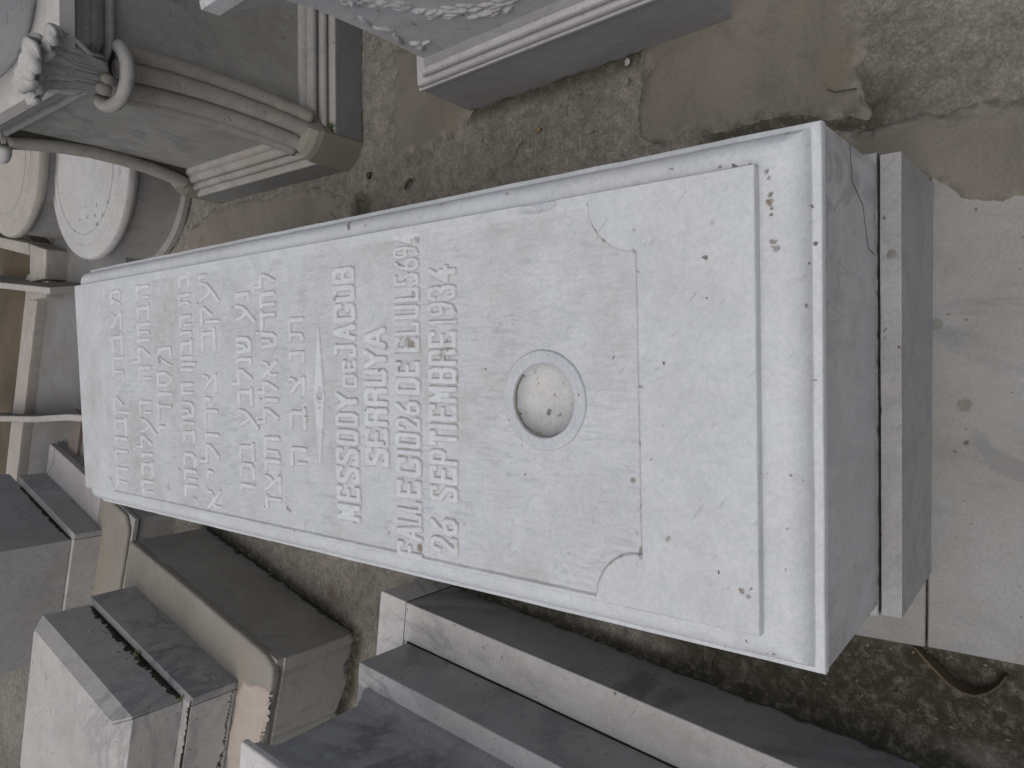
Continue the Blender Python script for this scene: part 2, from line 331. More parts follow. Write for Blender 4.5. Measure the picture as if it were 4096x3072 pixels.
def patch(name, poly, mat, h=.004, rag=.022, seed=0, step=.008, label=None):
    P = np.array(poly); xs = np.arange(P[:, 0].min() - .03, P[:, 0].max() + .03, step); ys = np.arange(P[:, 1].min() - .03, P[:, 1].max() + .03, step)
    X, Y = np.meshgrid(xs, ys); sd = sdpoly(X, Y, poly) + vnoise(X, Y, 14, seed, 5) * rag
    Z = -.014 + (h + .014) * sstep(.004, -.03, sd) ** .6 + vnoise(X, Y, 5, seed + 3, 4) * .0022
    keep = (sd[:-1, :-1] < .008) | (sd[1:, 1:] < .008)
    o = obj(name, grid_mesh(name, xs, ys, Z, keep=keep, attr={'edge': sstep(-.045, .0, sd + vnoise(X, Y, 30, seed + 9, 3) * .012)}), mat); o["kind"] = "structure"
    if label: o["label"] = label
    return o
cem_g = cement("smooth_cement_green", (.185, .172, .145), (.135, .127, .105), (.20, .15, .10), .3, seed=3, grit=.2, bstr=.3, damt=.4, edge=True)
cem_w = cement("smooth_cement_warm", (.20, .185, .16), (.15, .14, .12), (.20, .15, .11), .3, seed=5, grit=.25, bstr=.3, damt=.4, edge=True)
patch("cement_patch", [(1.05, 1.36), (.80, 1.345), (.724, 1.317), (.69, 1.211), (.734, 1.063), (.79, 1.02), (.9, 1.0), (1.05, 1.1)], cem_w, seed=1, label="smooth cement patch beside the casket tomb")
patch("cement_patch", [(1.0, .50), (.692, .502), (.608, .498), (.586, .47), (.577, .184), (.549, .049), (.528, -.002), (.561, -.012), (.633, .022), (.677, .0), (.73, .014), (.82, .03), (1.0, .05)], cem_g, h=.006, seed=2, label="smooth greenish cement patch right of the white tomb")
patch("cement_patch", [(.44, .12), (.545, .09), (.532, -.011), (.535, -.6), (.318, -.6), (.322, -.20), (.335, -.139), (.37, -.114), (.39, -.10)], cem_g, h=.017, rag=.024, seed=4, label="greenish cement smeared over the end of the paving slab")
patch("cement_patch", [(.70, 2.40), (.70, 1.9), (.66, 1.62), (.57, 1.60), (.52, 1.70), (.50, 2.1), (.47, 2.5), (.60, 2.58)], cem_w, seed=6, label="smooth cement strip beside the tall pedestal tomb")

pav = marble("paving_marble", (.285, .29, .288), (.25, .245, .228), vein=(.12, .13, .145), vamt=.8, vscale=2.6, vstretch=(1, .35, 1), vrot=(0, 0, .5), flecks=.06, samt=.4, stain=(.27, .22, .17), specks=.8, seed=11, rough=.6,
             spots=[(-.02, -.165, .017, (.15, .15, .12)), (.13, -.118, .016, (.12, .12, .09)), (-.09, -.17, .006)])
o = obj("pavement", prism_bm([(-.482, -.1045), (.452, -.1045), (.452, 2.25), (-.53, 2.25)], -.06, .012, .002, 1, .0008, .05, 1), pav, smooth=30); o["kind"] = "structure"; o["label"] = "pale marble slab under the white tomb"
o = obj("pavement", prism_bm([(-.470, -1.2), (.45, -1.2), (.45, -.1085), (-.480, -.1085)], -.06, .0125, .002, 1, .0008, .05, 2), pav, smooth=30); o["kind"] = "structure"; o["label"] = "veined marble paving slab in front of the white tomb"

# ---------------------------------------------------------------- the white inscribed tomb
H0 = .66                                                     # tomb origin is the base; slab top at local z = H0
tomb = empty("marble_tomb", (0, 0, 0))
tm = Matrix(((.999121, 0, -.041918, 0), (.000598, .999898, .014262, 0), (.041914, -.014274, .999019, .655), (0, 0, 0, 1)))
tomb.matrix_world = tm @ Matrix.Translation((0, 0, -H0))
tag(tomb, "long white marble tomb with raised lettering, round bowl and moulded edge", "tomb")
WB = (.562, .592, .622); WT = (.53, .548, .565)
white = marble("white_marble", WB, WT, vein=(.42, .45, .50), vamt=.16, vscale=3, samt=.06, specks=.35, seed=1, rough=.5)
body_m = marble("body_marble", (.48, .485, .50), (.43, .435, .445), vein=(.25, .26, .29), vamt=.6, vscale=3, vstretch=(2.5, 1, .6), samt=.15, specks=.2, seed=2, rough=.42, streak=.12, mottle=.4)  # darker than the lid's marble, foot-end shade put into the base colour
lid_m = marble("lid_marble", WB, WT, vein=(.42, .45, .50), vamt=.14, vscale=3, samt=.10, stain=(.42, .38, .32), specks=-.4, flecks=.2, seed=4, rough=.45,
    spots=[(.306, .030, .0055), (.309, .052, .0035), (.304, .012, .003), (.291, -.012, .0045), (.283, -.015, .0035), (.263, -.015, .0045), (.254, -.016, .0055, (.16, .10, .05)), (.246, -.017, .0045), (.238, -.016, .003), (.205, -.019, .006, (.15, .12, .08)),
           (.194, -.021, .0065, (.19, .16, .12)), (.318, .12, .003), (.20, -.062, .004, (.07, .06, .05)), (.247, -.058, .003), (.324, .80, .0075, (.16, .13, .10)), (.331, .806, .006, (.16, .13, .10)), (.335, .56, .004), (.33, .41, .003),
           (.12, -.055, .0025), (.03, -.058, .003), (-.10, -.05, .002), (-.16, -.03, .003), (-.215, -.032, .003), (-.33, -.01, .0035), (-.318, .02, .0025), (.34, -.03, .003)])
slab_m = marble("inscribed_marble", WB, WT, vein=(.43, .455, .50), vamt=.20, vscale=4, vstretch=(1.6, .7, 1), vrot=(0, 0, .6), samt=.05, stain=(.42, .37, .31), specks=-.4, seed=6, rough=.5, attr=True, comb=True, flecks=.28,
    spots=[(.055, .125, .0045), (.19, .065, .005), (.24, .17, .0022), (.235, .055, .006, (.42, .40, .39)), (-.19, .125, .006, (.28, .26, .22)), (-.225, .055, .003), (.14, .065, .0028), (-.245, .02, .0045, (.2, .17, .13)), (-.25, .013, .004, (.2, .17, .13)), (-.24, .008, .003)])
rec_m = marble("lettering_marble", tuple(c * 1.09 for c in WB), tuple(c * 1.10 for c in WT), vein=(.42, .45, .50), vamt=.08, vscale=4, samt=.02, mottle=.1, specks=.1, seed=7, rough=.5, attr=True, flecks=.15)

m1, mf = .0518, .0690
prof = [(0, -.0045), (0, -.0168), (.10, -.0172), (.26, -.0178)] + [(.26 + .56 * k / 10, -.0178 - .0335 * (1 - math.sqrt(1 - .93 * (k / 10) ** 2))) for k in range(1, 11)] + [(.83, -.0462), (.845, -.0468), (.97, -.0472), (.99, -.0482), (1.0, -.0505)]
def rring(t, z, y1=2.034, nx=3):
    x = .3 + m1 * t; y0 = -mf * t; c = .0
    return [(-x, y0, z + H0), (x, y0, z + H0), (x, y1, z + H0), (-x, y1, z + H0)]
rings = [rring(t, z) for t, z in prof]
bm = loft([rring(1.0, -.063)] + rings[::-1], True, False)
wearing(bm, .0009, .035, 3)
obj("lid_moulding", bm, lid_m, tomb, smooth=60)
bm = box_bm(-.3505, .3505, -.0681, 2.03, -.351 + H0, -.0625 + H0, .0)
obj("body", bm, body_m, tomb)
crk = plain("dark_crack", (.035, .032, .03), .9)
def ribbon(name, pts, wd, mat, parent, n, lift=.0006):
    """thin irregular raised strip along pts on a plane with normal n"""
    bm = bmesh.new(); n = Vector(n); prev = None; P = []
    for a, b in zip(pts[:-1], pts[1:]):
        a, b = Vector(a), Vector(b); k = max(2, int((b - a).length / .006))
        P += [a.lerp(b, i / k) for i in range(k)]
    P.append(Vector(pts[-1]))
    for i, p in enumerate(P):
        t = (P[min(i + 1, len(P) - 1)] - P[max(0, i - 1)]).normalized(); s = t.cross(n); j = noise.noise(p * 60) * wd * .8; ww = wd * (.55 + .5 * abs(noise.noise(p * 35)))
        q = p + s * j
        r = [bm.verts.new(q + s * ww * .5 - n * .001), bm.verts.new(q + s * ww * .5 + n * lift), bm.verts.new(q - s * ww * .5 + n * lift), bm.verts.new(q - s * ww * .5 - n * .001)]
        if prev:
            for k in range(4): bm.faces.new((prev[k], prev[(k + 1) % 4], r[(k + 1) % 4], r[k]))
        else: bm.faces.new(r)
        prev = r
    bm.faces.new(prev[::-1]); bmesh.ops.recalc_face_normals(bm, faces=bm.faces[:])
    return obj(name, bm, mat, parent)
yf = -.0681
ribbon("crack", [(.3503, yf, -.19 + H0), (.30, yf, -.203 + H0), (.277, yf, -.265 + H0), (.250, yf, -.28 + H0), (.216, yf, -.30 + H0), (.210, yf, -.345 + H0)], .0016, crk, tomb, (0, -1, 0))
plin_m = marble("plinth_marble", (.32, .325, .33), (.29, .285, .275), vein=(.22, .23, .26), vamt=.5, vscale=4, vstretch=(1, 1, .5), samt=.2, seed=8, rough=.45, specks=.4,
                spots=[(.21, -.09, .010, (.14, .13, .10)), (.27, -.08, .004)])  # base colour lowered to hold the shade that falls on this step
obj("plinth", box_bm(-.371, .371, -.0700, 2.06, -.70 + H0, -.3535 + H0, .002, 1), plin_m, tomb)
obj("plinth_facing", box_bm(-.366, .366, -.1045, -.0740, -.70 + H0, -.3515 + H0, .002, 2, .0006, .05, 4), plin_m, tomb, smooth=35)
joint_m = plain("joint_dirt", (.022, .02, .017), .95)
ribbon("joint", [(-.362, -.0722, -.3517 + H0), (-.1, -.0722, -.3517 + H0), (.368, -.0722, -.3517 + H0)], .0032, joint_m, tomb, (0, 0, 1), .0009)

# ---- inscribed slab as a carved relief
HEB = {
 'א': [([(0, 1), (1, 0)], 1), ([(.95, 1), (.92, .72), (.55, .48)], .8), ([(.32, .62), (.08, .38), (.1, 0)], .8)],
 'ב': [([(.05, 1), (.8, .98), (.86, .85), (.86, .05)], 1), ([(0, 0), (1.05, 0)], 1)],
 'ד': [([(0, 1), (1, 1)], 1), ([(.84, 1), (.84, 0)], .8)],
 'ה': [([(0, 1), (.95, 1), (1, .9), (1, 0)], 1), ([(.1, .58), (.1, 0)], .75)],
 'ו': [([(.1, 1), (.8, .97), (.85, .8), (.8, 0)], 1)],
 'ח': [([(0, 1), (.95, 1), (1, .9), (1, 0)], 1), ([(.08, 1), (.08, 0)], .75)],
 'י': [([(.1, 1), (.85, .95), (.8, .55)], 1)],
 'כ': [([(.05, 1), (.75, 1), (1, .82), (1, .18), (.75, 0), (0, 0)], 1)],
 'ל': [([(.05, 1.5), (.08, 1), (.95, 1), (.92, .65), (.4, 0)], .9)],
 'מ': [([(.12, 1), (.3, .62), (.02, 0)], .8), ([(.3, .7), (.6, 1), (.95, .85), (1, .05), (.5, 0)], 1)],
 'נ': [([(.25, 1), (.85, .98), (.88, 0), (0, 0)], .9)],
 'ן': [([(.2, 1), (.8, .97), (.7, -.35)], .9)],
 'ס': [([(0, 1), (1, 1), (.98, .4), (.68, .02), (.35, .02), (.08, .4), (.12, 1)], .9)],
 'ע': [([(1, 1), (.88, .5), (.55, .1), (-.1, -.42)], .95), ([(.05, 1), (.22, .6), (.5, .2)], .85)],
 'צ': [([(0, 0), (1, 0)], 1), ([(.95, .1), (.1, 1)], .9), ([(.95, 1), (.85, .66), (.55, .48)], .8)],
 'ק': [([(0, 1), (.95, 1), (1, .75), (.55, .22)], 1), ([(.12, .58), (.12, -.45)], .8)],
 'ר': [([(0, 1), (.85, 1), (1, .82), (1, 0)], 1)],
 'ש': [([(0, 1), (.12, .1), (.3, 0), (.75, 0), (.92, .2), (1, 1)], 1), ([(.5, 1), (.45, .5), (.14, .28)], .8)],
 'ת': [([(.0, 1), (.95, 1), (1, .9), (1, 0)], 1), ([(.22, 1), (.2, .1), (-.05, 0)], .8)],
}
LAT = {
 'A': [([(0, 0), (.42, 1), (.58, 1), (1, 0)], 1), ([(.2, .3), (.8, .3)], .8)], 'B': [([(0, 0), (0, 1), (.85, 1), (1, .88), (1, .62), (.85, .52), (1, .42), (1, .12), (.85, 0), (0, 0)], 1), ([(0, .52), (.85, .52)], .9)],
 'C': [([(1, .7), (1, .92), (.85, 1), (.15, 1), (0, .9), (0, .1), (.15, 0), (.85, 0), (1, .08), (1, .32), (.75, .32)], 1)], 'D': [([(0, 0), (0, 1), (.82, 1), (1, .86), (1, .14), (.82, 0), (0, 0)], 1)],
 'E': [([(1, .88), (1, 1), (0, 1), (0, 0), (1, 0), (1, .12)], 1), ([(0, .5), (.8, .5)], .9)], 'F': [([(1, .86), (1, 1), (0, 1), (0, 0)], 1), ([(0, .5), (.75, .5)], .9)],
 'I': [([(.5, 0), (.5, 1)], 1)], 'J': [([(.3, 1), (1, 1)], .9), ([(.85, 1), (.85, .12), (.7, 0), (.1, 0), (0, .1), (0, .2)], 1)], 'L': [([(0, 1), (0, 0), (1, 0), (1, .18)], 1)],
 'M': [([(0, 0), (0, 1), (.5, .55), (1, 1), (1, 0)], 1), ([(.5, .55), (.5, .3)], 1)], 'O': [([(.12, 0), (0, .1), (0, .9), (.12, 1), (.88, 1), (1, .9), (1, .1), (.88, 0), (.12, 0)], 1)],
 'P': [([(0, 0), (0, 1), (.85, 1), (1, .88), (1, .6), (.85, .48), (0, .48)], 1)], 'R': [([(0, 0), (0, 1), (.85, 1), (1, .88), (1, .62), (.85, .5), (0, .5)], 1), ([(.8, .5), (1, .35), (1, 0)], 1)],
 'S': [([(1, .82), (1, 1), (.15, 1), (0, .9), (.02, .66), (.98, .36), (1, .1), (.85, 0), (0, 0), (0, .18)], 1)], 'T': [([(0, .88), (0, 1), (1, 1), (1, .88)], 1), ([(.5, 1), (.5, 0)], 1)],
 'U': [([(0, 1), (0, .1), (.14, 0), (.86, 0), (1, .1), (1, 1)], 1)], 'Y': [([(0, 1), (.5, .48), (1, 1)], 1), ([(.5, .48), (.5, 0)], 1)],
 '1': [([(.1, .8), (.6, 1), (.6, 0)], 1), ([(.3, 0), (.9, 0)], .7)], '2': [([(.0, .72), (.05, .92), (.3, 1), (.75, 1), (.95, .85), (.9, .62), (0, 0), (1, 0), (1, .14)], .9)],
 '3': [([(0, .8), (.1, 1), (.85, 1), (1, .85), (1, .62), (.6, .52), (1, .42), (1, .14), (.85, 0), (.1, 0), (0, .2)], .9)], '4': [([(.85, 1), (0, .32), (1, .32)], .9), ([(.68, .55), (.68, 0)], 1)],
 '5': [([(.95, 1), (.1, 1), (.05, .56), (.8, .58), (1, .45), (1, .14), (.8, 0), (0, 0), (0, .16)], .9)], '6': [([(.85, 1), (.25, .72), (0, .35), (.08, .08), (.3, 0), (.75, 0), (1, .12), (1, .38), (.75, .5), (.3, .42)], .9)],
 '9': [([(.1, 0), (.7, .1), (1, .45), (1, .85), (.85, 1), (.2, 1), (0, .88), (0, .62), (.2, .5), (.95, .55)], .9)],
}
def fine_axis(segs):
    out = []
    for a, b, s in segs: out += list(np.linspace(a, b, max(2, int(round((b - a) / s)) + 1))[:-1])
    return np.array(out + [segs[-1][1]])
xs = fine_axis([(-.3, .3, .0014)]); ys = fine_axis([(0, .14, .003), (.14, .27, .0018), (.27, .48, .003), (.48, 1.02, .00145), (1.02, 1.92, .0016), (1.92, 2.034, .004)])
X, Y = np.meshgrid(xs, ys)
# sunk field with concave corners
field = np.maximum(np.maximum(.167 - Y, Y - 1.880), np.maximum(X - .2865, -.2935 - X))
for cx, cy, r in ((.290, .165, .080), (-.297, .167, .077), (.290, 1.885, .045), (-.296, 1.885, .040)):
    field = np.maximum(field, r - np.hypot(X - cx, Y - cy))
wob = vnoise(X, Y, 50, 9, 3) * .0006
inset = sstep(.0008, -.0016 - .012 * sstep(.27, .283, X) * (Y > .25), field + wob)
depth = .0044 * (1 - .35 * sstep(1.2, 2.0, Y))
Z = -depth * inset + (vnoise(X, Y, 12, 5, 4) * .0003 + vnoise(X, Y, 300, 6, 2) * .00012 + vnoise(X * 1.0, Y * .25, 220, 8, 2) * .00028) * inset + vnoise(X, Y, 3, 4, 3) * .0005
kind = np.zeros(X.shape, np.int8); edged = np.full(X.shape, .02)
jit = random.Random(3)
def stroke(pts, wd, k):
    P = np.array(pts); pad = wd / 2 + .006
    i0, i1 = np.searchsorted(xs, [P[:, 0].min() - pad, P[:, 0].max() + pad]); j0, j1 = np.searchsorted(ys, [P[:, 1].min() - pad, P[:, 1].max() + pad])
    sl = (slice(j0, j1), slice(i0, i1)); x, y = X[sl], Y[sl]; d = np.full(x.shape, 9.)
    for a, b in zip(P[:-1], P[1:]):
        e = b - a; L2 = e @ e + 1e-12; t = np.clip(((x - a[0]) * e[0] + (y - a[1]) * e[1]) / L2, 0, 1)
        qx, qy = np.abs(x - a[0] - e[0] * t), np.abs(y - a[1] - e[1] * t)
        d = np.minimum(d, .55 * np.hypot(qx, qy) + .45 * np.maximum(qx, qy) if k == 2 else np.hypot(qx, qy))
    sd = d - wd / 2 + vnoise(x, y, 160, 11, 2) * .00022
    return sl, sd
LET = np.full(X.shape, .02); LK = np.zeros(X.shape, np.int8); LI = np.zeros(X.shape, np.int8); line_now = 0
def put(sl, sd, k):
    m = sd < LET[sl]; LI[sl] = np.where(m, line_now, LI[sl]); LET[sl] = np.where(m, sd, LET[sl]); LK[sl] = np.where(m, k, LK[sl])
for li, row in enumerate(GL):
    line_now = li
    for ch, xa, xb, ya, yb in row:
        lat = li < 4; f = (LAT if lat else HEB)[ch]
        wd0 = min(.0118, (xb - xa) * .34) if lat else .0116
        if ch == 'I' and lat: wd0 = .010
        if lat and li == 0 and (xb - xa) < .030 and ch in 'DE' and abs(xa - .027) < .05 and xa > 0: yb = ya + (yb - ya) * .62; wd0 = .0075
        sk = jit.uniform(-.001, .001)
        for pts, ws in f:
            wd = wd0 * ws; h = wd0 / 2
            pp = []
            for (u, v) in pts:
                px = xa + h + u * max(.0005, (xb - xa - 2 * h)); py = ya + h + v * (yb - ya - 2 * h)
                pp.append((px + sk * v, py))
            put(*stroke(pp, wd * (1.0 if lat else .95), 2 if lat else 1), 2 if lat else 1)
# gershayim and dots
for (x, y, line_now) in ((.205, 1.345, 7), (-.272, 1.40, 7), (-.02, 1.10, 9), (.128, 1.10, 9), (-.262, 1.10, 9), (-.258, 1.01, 10), (-.205, 1.47, 6), (-.225, 1.615, 5)):
    put(*stroke([(x, y), (x + .003, y + .007)], .006, 1), 1)
# long lozenge with ring
lz = np.abs(Y - (.893 - .04 * (X + .009))) - .0155 * np.clip(1 - np.abs(X + .009) / .145, 0, 1) - .001; lz = np.where(np.abs(X + .009) < .142, lz, .02)
rg = np.abs(np.hypot(X + .003, Y - .890) - .0125) - .0022; lz = np.maximum(lz, .0155 - np.hypot(X + .003, Y - .890)); lz = np.minimum(lz, rg)
m = lz < LET; LET = np.where(m, lz, LET); LK = np.where(m, 3, LK)
hl = sstep(.0004, -.0009, LET)
lh = depth * (.98 + .04 * vnoise(X, Y, 18, 21, 3)) * np.where(LK == 1, .92, 1.0) * np.where(LK == 3, .9, 1.0)
lh = lh * np.where(Y > 1.02, .92 + .0 * Y, 1)
Z = Z + lh * hl * inset
# a slight sunk trench right round the letters as the chisel left it
Z -= .0010 * sstep(.0035, .0006, LET) * (1 - hl) * inset
# broken arris on the right side
chip = sstep(.018, .006, np.hypot((X - .300) / 1.0, (Y - .335) / 2.6)); Z -= .006 * chip
# grime caught beside letters and along the lower step of the sunk field
n1 = vnoise(X, Y, 55, 31, 4); n2 = vnoise(X, Y, 9, 32, 3)
gl = sstep(.0030, .0003, LET) * (1 - hl * .8) * sstep(.35, .9, n1) * sstep(.2, .7, n2 + .3 * sstep(1.0, .7, Y)) * inset
es = sstep(.004, .0004, np.abs(field)) * sstep(.45, .9, n1) * sstep(.0, .35, n2 + .5 * sstep(.0, -.15, X)) * (Y < .26)
gr = np.clip(gl * .95 + es, 0, 1)
for (x, y, r, a, am) in ((.187, .830, .006, 1, .6), (.095, .628, .014, 1.7, .85), (.070, .545, .017, .8, .9), (.085, .535, .012, .6, .9), (.078, 1.545, .010, 1, .7), (-.245, 1.535, .013, .8, .5), (-.26, .70, .006, 1, .7), (-.278, .62, .008, 1, .9),
                         (-.255, .80, .005, 2, .5), (-.135, .745, .0035, 1, .8), (.045, .705, .004, 1, .9), (-.09, .700, .006, .6, .9), (.275, .60, .005, 1, .7), (.18, .613, .006, .8, .7), (.235, .645, .003, 1, .8), (-.03, .52, .006, .5, .8),
                         (-.03, .89, .0035, 1, .8), (-.215, .17, .009, .45, .8), (-.155, .172, .008, .4, .7), (-.190, .176, .006, .5, .7), (-.115, .18, .004, 1, .8), (.21, .17, .004, 1, .7), (-.25, 1.02, .004, 1, .8), (-.22, 1.29, .005, 1, .6),
                         (-.265, 1.22, .005, .8, .6), (.02, .165, .002, 3, .7), (.19, 1.20, .003, 1, .7), (.0, 1.07, .004, 1, .5), (.245, .83, .002, 1, .5)):
    d = np.hypot((X - x), (Y - y) / a) + n1 * r * .75; gr = np.maximum(gr, am * sstep(r, r * .65, d) * (.55 + .45 * sstep(-.3, .3, vnoise(X, Y, 200, 40, 2))))
gr = np.clip(gr, 0, 1)
soil = inset * .8 * sstep(.0, 1.0, vnoise(X + .4 * Y, Y - .3 * X, 11, 60, 5) + .25 * sstep(.45, .62, Y) * sstep(.7, .55, Y) + .35 * sstep(1.0, 1.9, Y) * sstep(.0, -.2, -np.abs(X))) * .75
fine = .5 + .5 * vnoise(X, Y, 70, 62, 4); mask = sstep(-.25, .75, vnoise(X + .4 * Y, Y - .3 * X, 7, 63, 4) + .25 * sstep(.45, .62, Y) * sstep(.75, .55, Y) + .15 * sstep(.9, 1.3, Y))
soil = inset * (.10 + np.clip(fine, 0, 1) * mask * .75)
outl = sstep(.0030, .0004, LET) * sstep(-.0012, .0002, LET) * inset * (.78 + .3 * n1) + .6 * sstep(.0028, .0006, np.abs(field)) * (.5 + .5 * n1) * (X < .25)
soil = np.maximum(soil, np.clip(outl, 0, 1) * 1.2)
soil = soil * (1 - .93 * hl)
soil = np.maximum(soil, sstep(1.84, 2.02, Y) * np.clip(.5 + .6 * vnoise(X, Y, 9, 61, 4), 0, 1)); soil = np.clip(soil, 0, 1)
hole = np.hypot(X + .003, Y - .334) < .0775
holec = hole[:-1, :-1] & hole[1:, 1:] & hole[:-1, 1:] & hole[1:, :-1]
def cell(a): return (a[:-1, :-1] + a[1:, 1:] + a[:-1, 1:] + a[1:, :-1]) / 4
ch_ = cell(hl) > .02; ck = LK[:-1, :-1]; Zw = Z + H0
slab = obj("inscribed_slab", grid_mesh("inscribed_slab", xs, ys, Zw, keep=~holec & ~ch_, attr={"grime": gr, "soil": soil, "rec": inset}), slab_m, tomb)
ords = ("first", "second", "third", "fourth", "fifth", "sixth", "seventh", "eighth")
for li in range(12):
    o = obj("inscription_line", grid_mesh("inscription_line", xs, ys, Zw, keep=~holec & ch_ & (ck != 3) & (LI[:-1, :-1] == li), attr={"grime": gr, "soil": soil}), rec_m, slab)
    o["label"] = ords[li] + " line of raised block capitals" if li < 4 else ords[li - 4] + " line of raised Hebrew lettering"
obj("ornament", grid_mesh("ornament", xs, ys, Zw, keep=~holec & ch_ & (ck == 3), attr={"grime": gr, "soil": soil}), rec_m, slab)
# worn arris of the slab, following the relief's border
bm = bmesh.new(); ring = [(x, 0, Z[0, i]) for i, x in enumerate(xs)][::6] + [(.3, y, Z[j, -1]) for j, y in enumerate(ys)][::6] + [(x, 2.034, Z[-1, i]) for i, x in enumerate(xs)][::-1][::6] + [(-.3, y, Z[j, 0]) for j, y in enumerate(ys)][::-1][::6]
def sgn(v, lo, hi): return -1 if abs(v - lo) < 1e-6 else (1 if abs(v - hi) < 1e-6 else 0)
R3 = []
for off, zz in ((0, 0), (.0011, -.0009), (.0015, -.0025), (.0015, -.0178)):
    R3.append([(p[0] + off * sgn(p[0], -.3, .3), p[1] + off * sgn(p[1], 0, 2.034), p[2] + zz + H0) for p in ring])
bm = loft(R3, False, False)
for v in bm.verts: v.co += noise.noise_vector(v.co * 45) * .0004
obj("slab_edge", bm, white, slab, smooth=True)
# round bowl
bc = (-.003, .334); pr = [(.0790, -.010), (.0790, -.0035), (.0778, -.0005), (.0765, .0004), (.0600, .0002), (.0588, -.0006), (.0575, -.0035), (.0565, -.0090), (.0535, -.0160), (.048, -.0225), (.040, -.0280), (.030, -.0320), (.018, -.0345), (.004, -.0355)]
NB = 96; vs = []; bm = bmesh.new(); ga = []
for r, z in pr:
    row = []
    for k in range(NB):
        a = 2 * math.pi * k / NB; rr = r + noise.noise(Vector((math.cos(a) * 3, math.sin(a) * 3, r * 50))) * .0006
        row.append(bm.verts.new((bc[0] + rr * math.cos(a), bc[1] + rr * math.sin(a), z + H0 + noise.noise(Vector((rr * math.cos(a) * 70, rr * math.sin(a) * 70, 1))) * .0007 * (r < .055))))
    vs.append(row)
for a, b in zip(vs[:-1], vs[1:]):
    for k in range(NB): bm.faces.new((a[k], a[(k + 1) % NB], b[(k + 1) % NB], b[k]))
bm.faces.new(vs[-1])
bowl_m = marble("bowl_marble", (.505, .53, .56), (.48, .50, .52), vein=(.42, .45, .50), vamt=.15, samt=.05, seed=9, rough=.45, specks=.4)
bd = marble("bowl_dish_marble", (.47, .47, .465), (.55, .56, .57), vein=(.34, .36, .40), vamt=.3, samt=.45, stain=(.40, .35, .26), seed=12, rough=.6, specks=2.5, vscale=9,
            spots=[(-.025, .345, .0065, (.07, .07, .06)), (-.027, .325, .005, (.2, .17, .13)), (.004, .334, .004, (.25, .2, .12)), (.022, .315, .002), (.03, .36, .0025, (.3, .22, .12)), (-.012, .30, .002)])
bowl = obj("bowl", bm, bowl_m, slab, smooth=50)
bowl.data.materials.append(bd)
for p in bowl.data.polygons:
    c = p.center
    if math.hypot(c.x - bc[0], c.y - bc[1]) < .0572: p.material_index = 1
gpts = [(bc[0] + .0566 * math.cos(a), bc[1] + .0566 * math.sin(a), -.0052 + H0) for a in [R(45 + 6.2 * k) for k in range(27)]]
ribbon("dirt_line", gpts, .0026, plain("bowl_dirt", (.19, .17, .14), .95), bowl, (0, 0, 1), .0016)
# chipped grey repair on the right arris of the slab
obj("repair", prism_bm([(.2995, .262), (.3005, .355), (.297, .345), (.288, .318), (.2865, .285), (.287, .262)], -.006 + H0, -.0018 + H0, .0008, 1), marble("repair_marble", (.46, .48, .51), (.44, .46, .49), vamt=.1, seed=31), slab)

# ---------------------------------------------------------------- weeds
leaf_g = plain("weed_green", (.065, .11, .02), .7); leaf_y = plain("weed_dry", (.20, .17, .08), .8)
def weed(loc, n, sz, label, mat, seed, group=None, cat="weed"):
    rd = random.Random(seed); bm = bmesh.new()
    for i in range(n):
        a = rd.uniform(0, 6.28); l = sz * rd.uniform(.4, 1); w = l * rd.uniform(.14, .26); up = rd.uniform(.15, .9); d = Vector((math.cos(a), math.sin(a), 0)); s = Vector((-d.y, d.x, 0)); b = d * rd.uniform(0, sz * .25)
        pts = [b, b + d * l * .4 + Vector((0, 0, l * up * .6)) + s * w, b + d * l + Vector((0, 0, l * up * .7)), b + d * l * .4 + Vector((0, 0, l * up * .6)) - s * w]
        bm.faces.new([bm.verts.new(p) for p in pts])
    e = empty("weed", loc); tag(e, label, cat, group)
    obj("leaves", bm, mat, e); obj("stem", tube_bm([(0, 0, -.004), (0, 0, sz * .25), (sz * .1, 0, sz * .4)], sz * .04, 5), leaf_y, e)
    return e

# ---------------------------------------------------------------- stepped tombs on the left
def frame(name, loc, ang, label, cat="tomb", group=None):
    """local +Y points to the head (ang), +X to the alley; y runs negative towards the foot"""
    e = empty(name, loc, head=(math.cos(R(ang)), math.sin(R(ang)), 0)); tag(e, label, cat, group); return e

# nearest: three tiers
tA = frame("stepped_tomb", (-.5692, 1.2113, 0), 83.6, "grey marble tomb in three plain tiers, nearest one of the left row")
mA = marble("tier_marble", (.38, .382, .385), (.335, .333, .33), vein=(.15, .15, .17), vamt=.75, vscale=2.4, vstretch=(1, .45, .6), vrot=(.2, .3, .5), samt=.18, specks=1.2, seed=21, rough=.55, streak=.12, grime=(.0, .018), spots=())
mA2 = marble("tier_top_lit_marble", (.60, .59, .585), (.54, .525, .51), vein=(.24, .24, .26), vamt=.5, vscale=2.4, vstretch=(1.4, .5, 1), vrot=(0, 0, .5), samt=.3, stain=(.29, .25, .22), specks=1.4, seed=22, rough=.6)  # paler copy of the tier marble, light from above put into its colour
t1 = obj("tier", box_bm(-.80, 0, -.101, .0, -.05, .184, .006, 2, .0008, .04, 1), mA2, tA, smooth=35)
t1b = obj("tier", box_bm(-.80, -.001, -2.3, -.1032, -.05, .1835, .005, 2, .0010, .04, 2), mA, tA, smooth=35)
obj("joint", box_bm(-.78, -.0015, -.1035, -.1005, .0, .1805, 0), joint_m, tA)
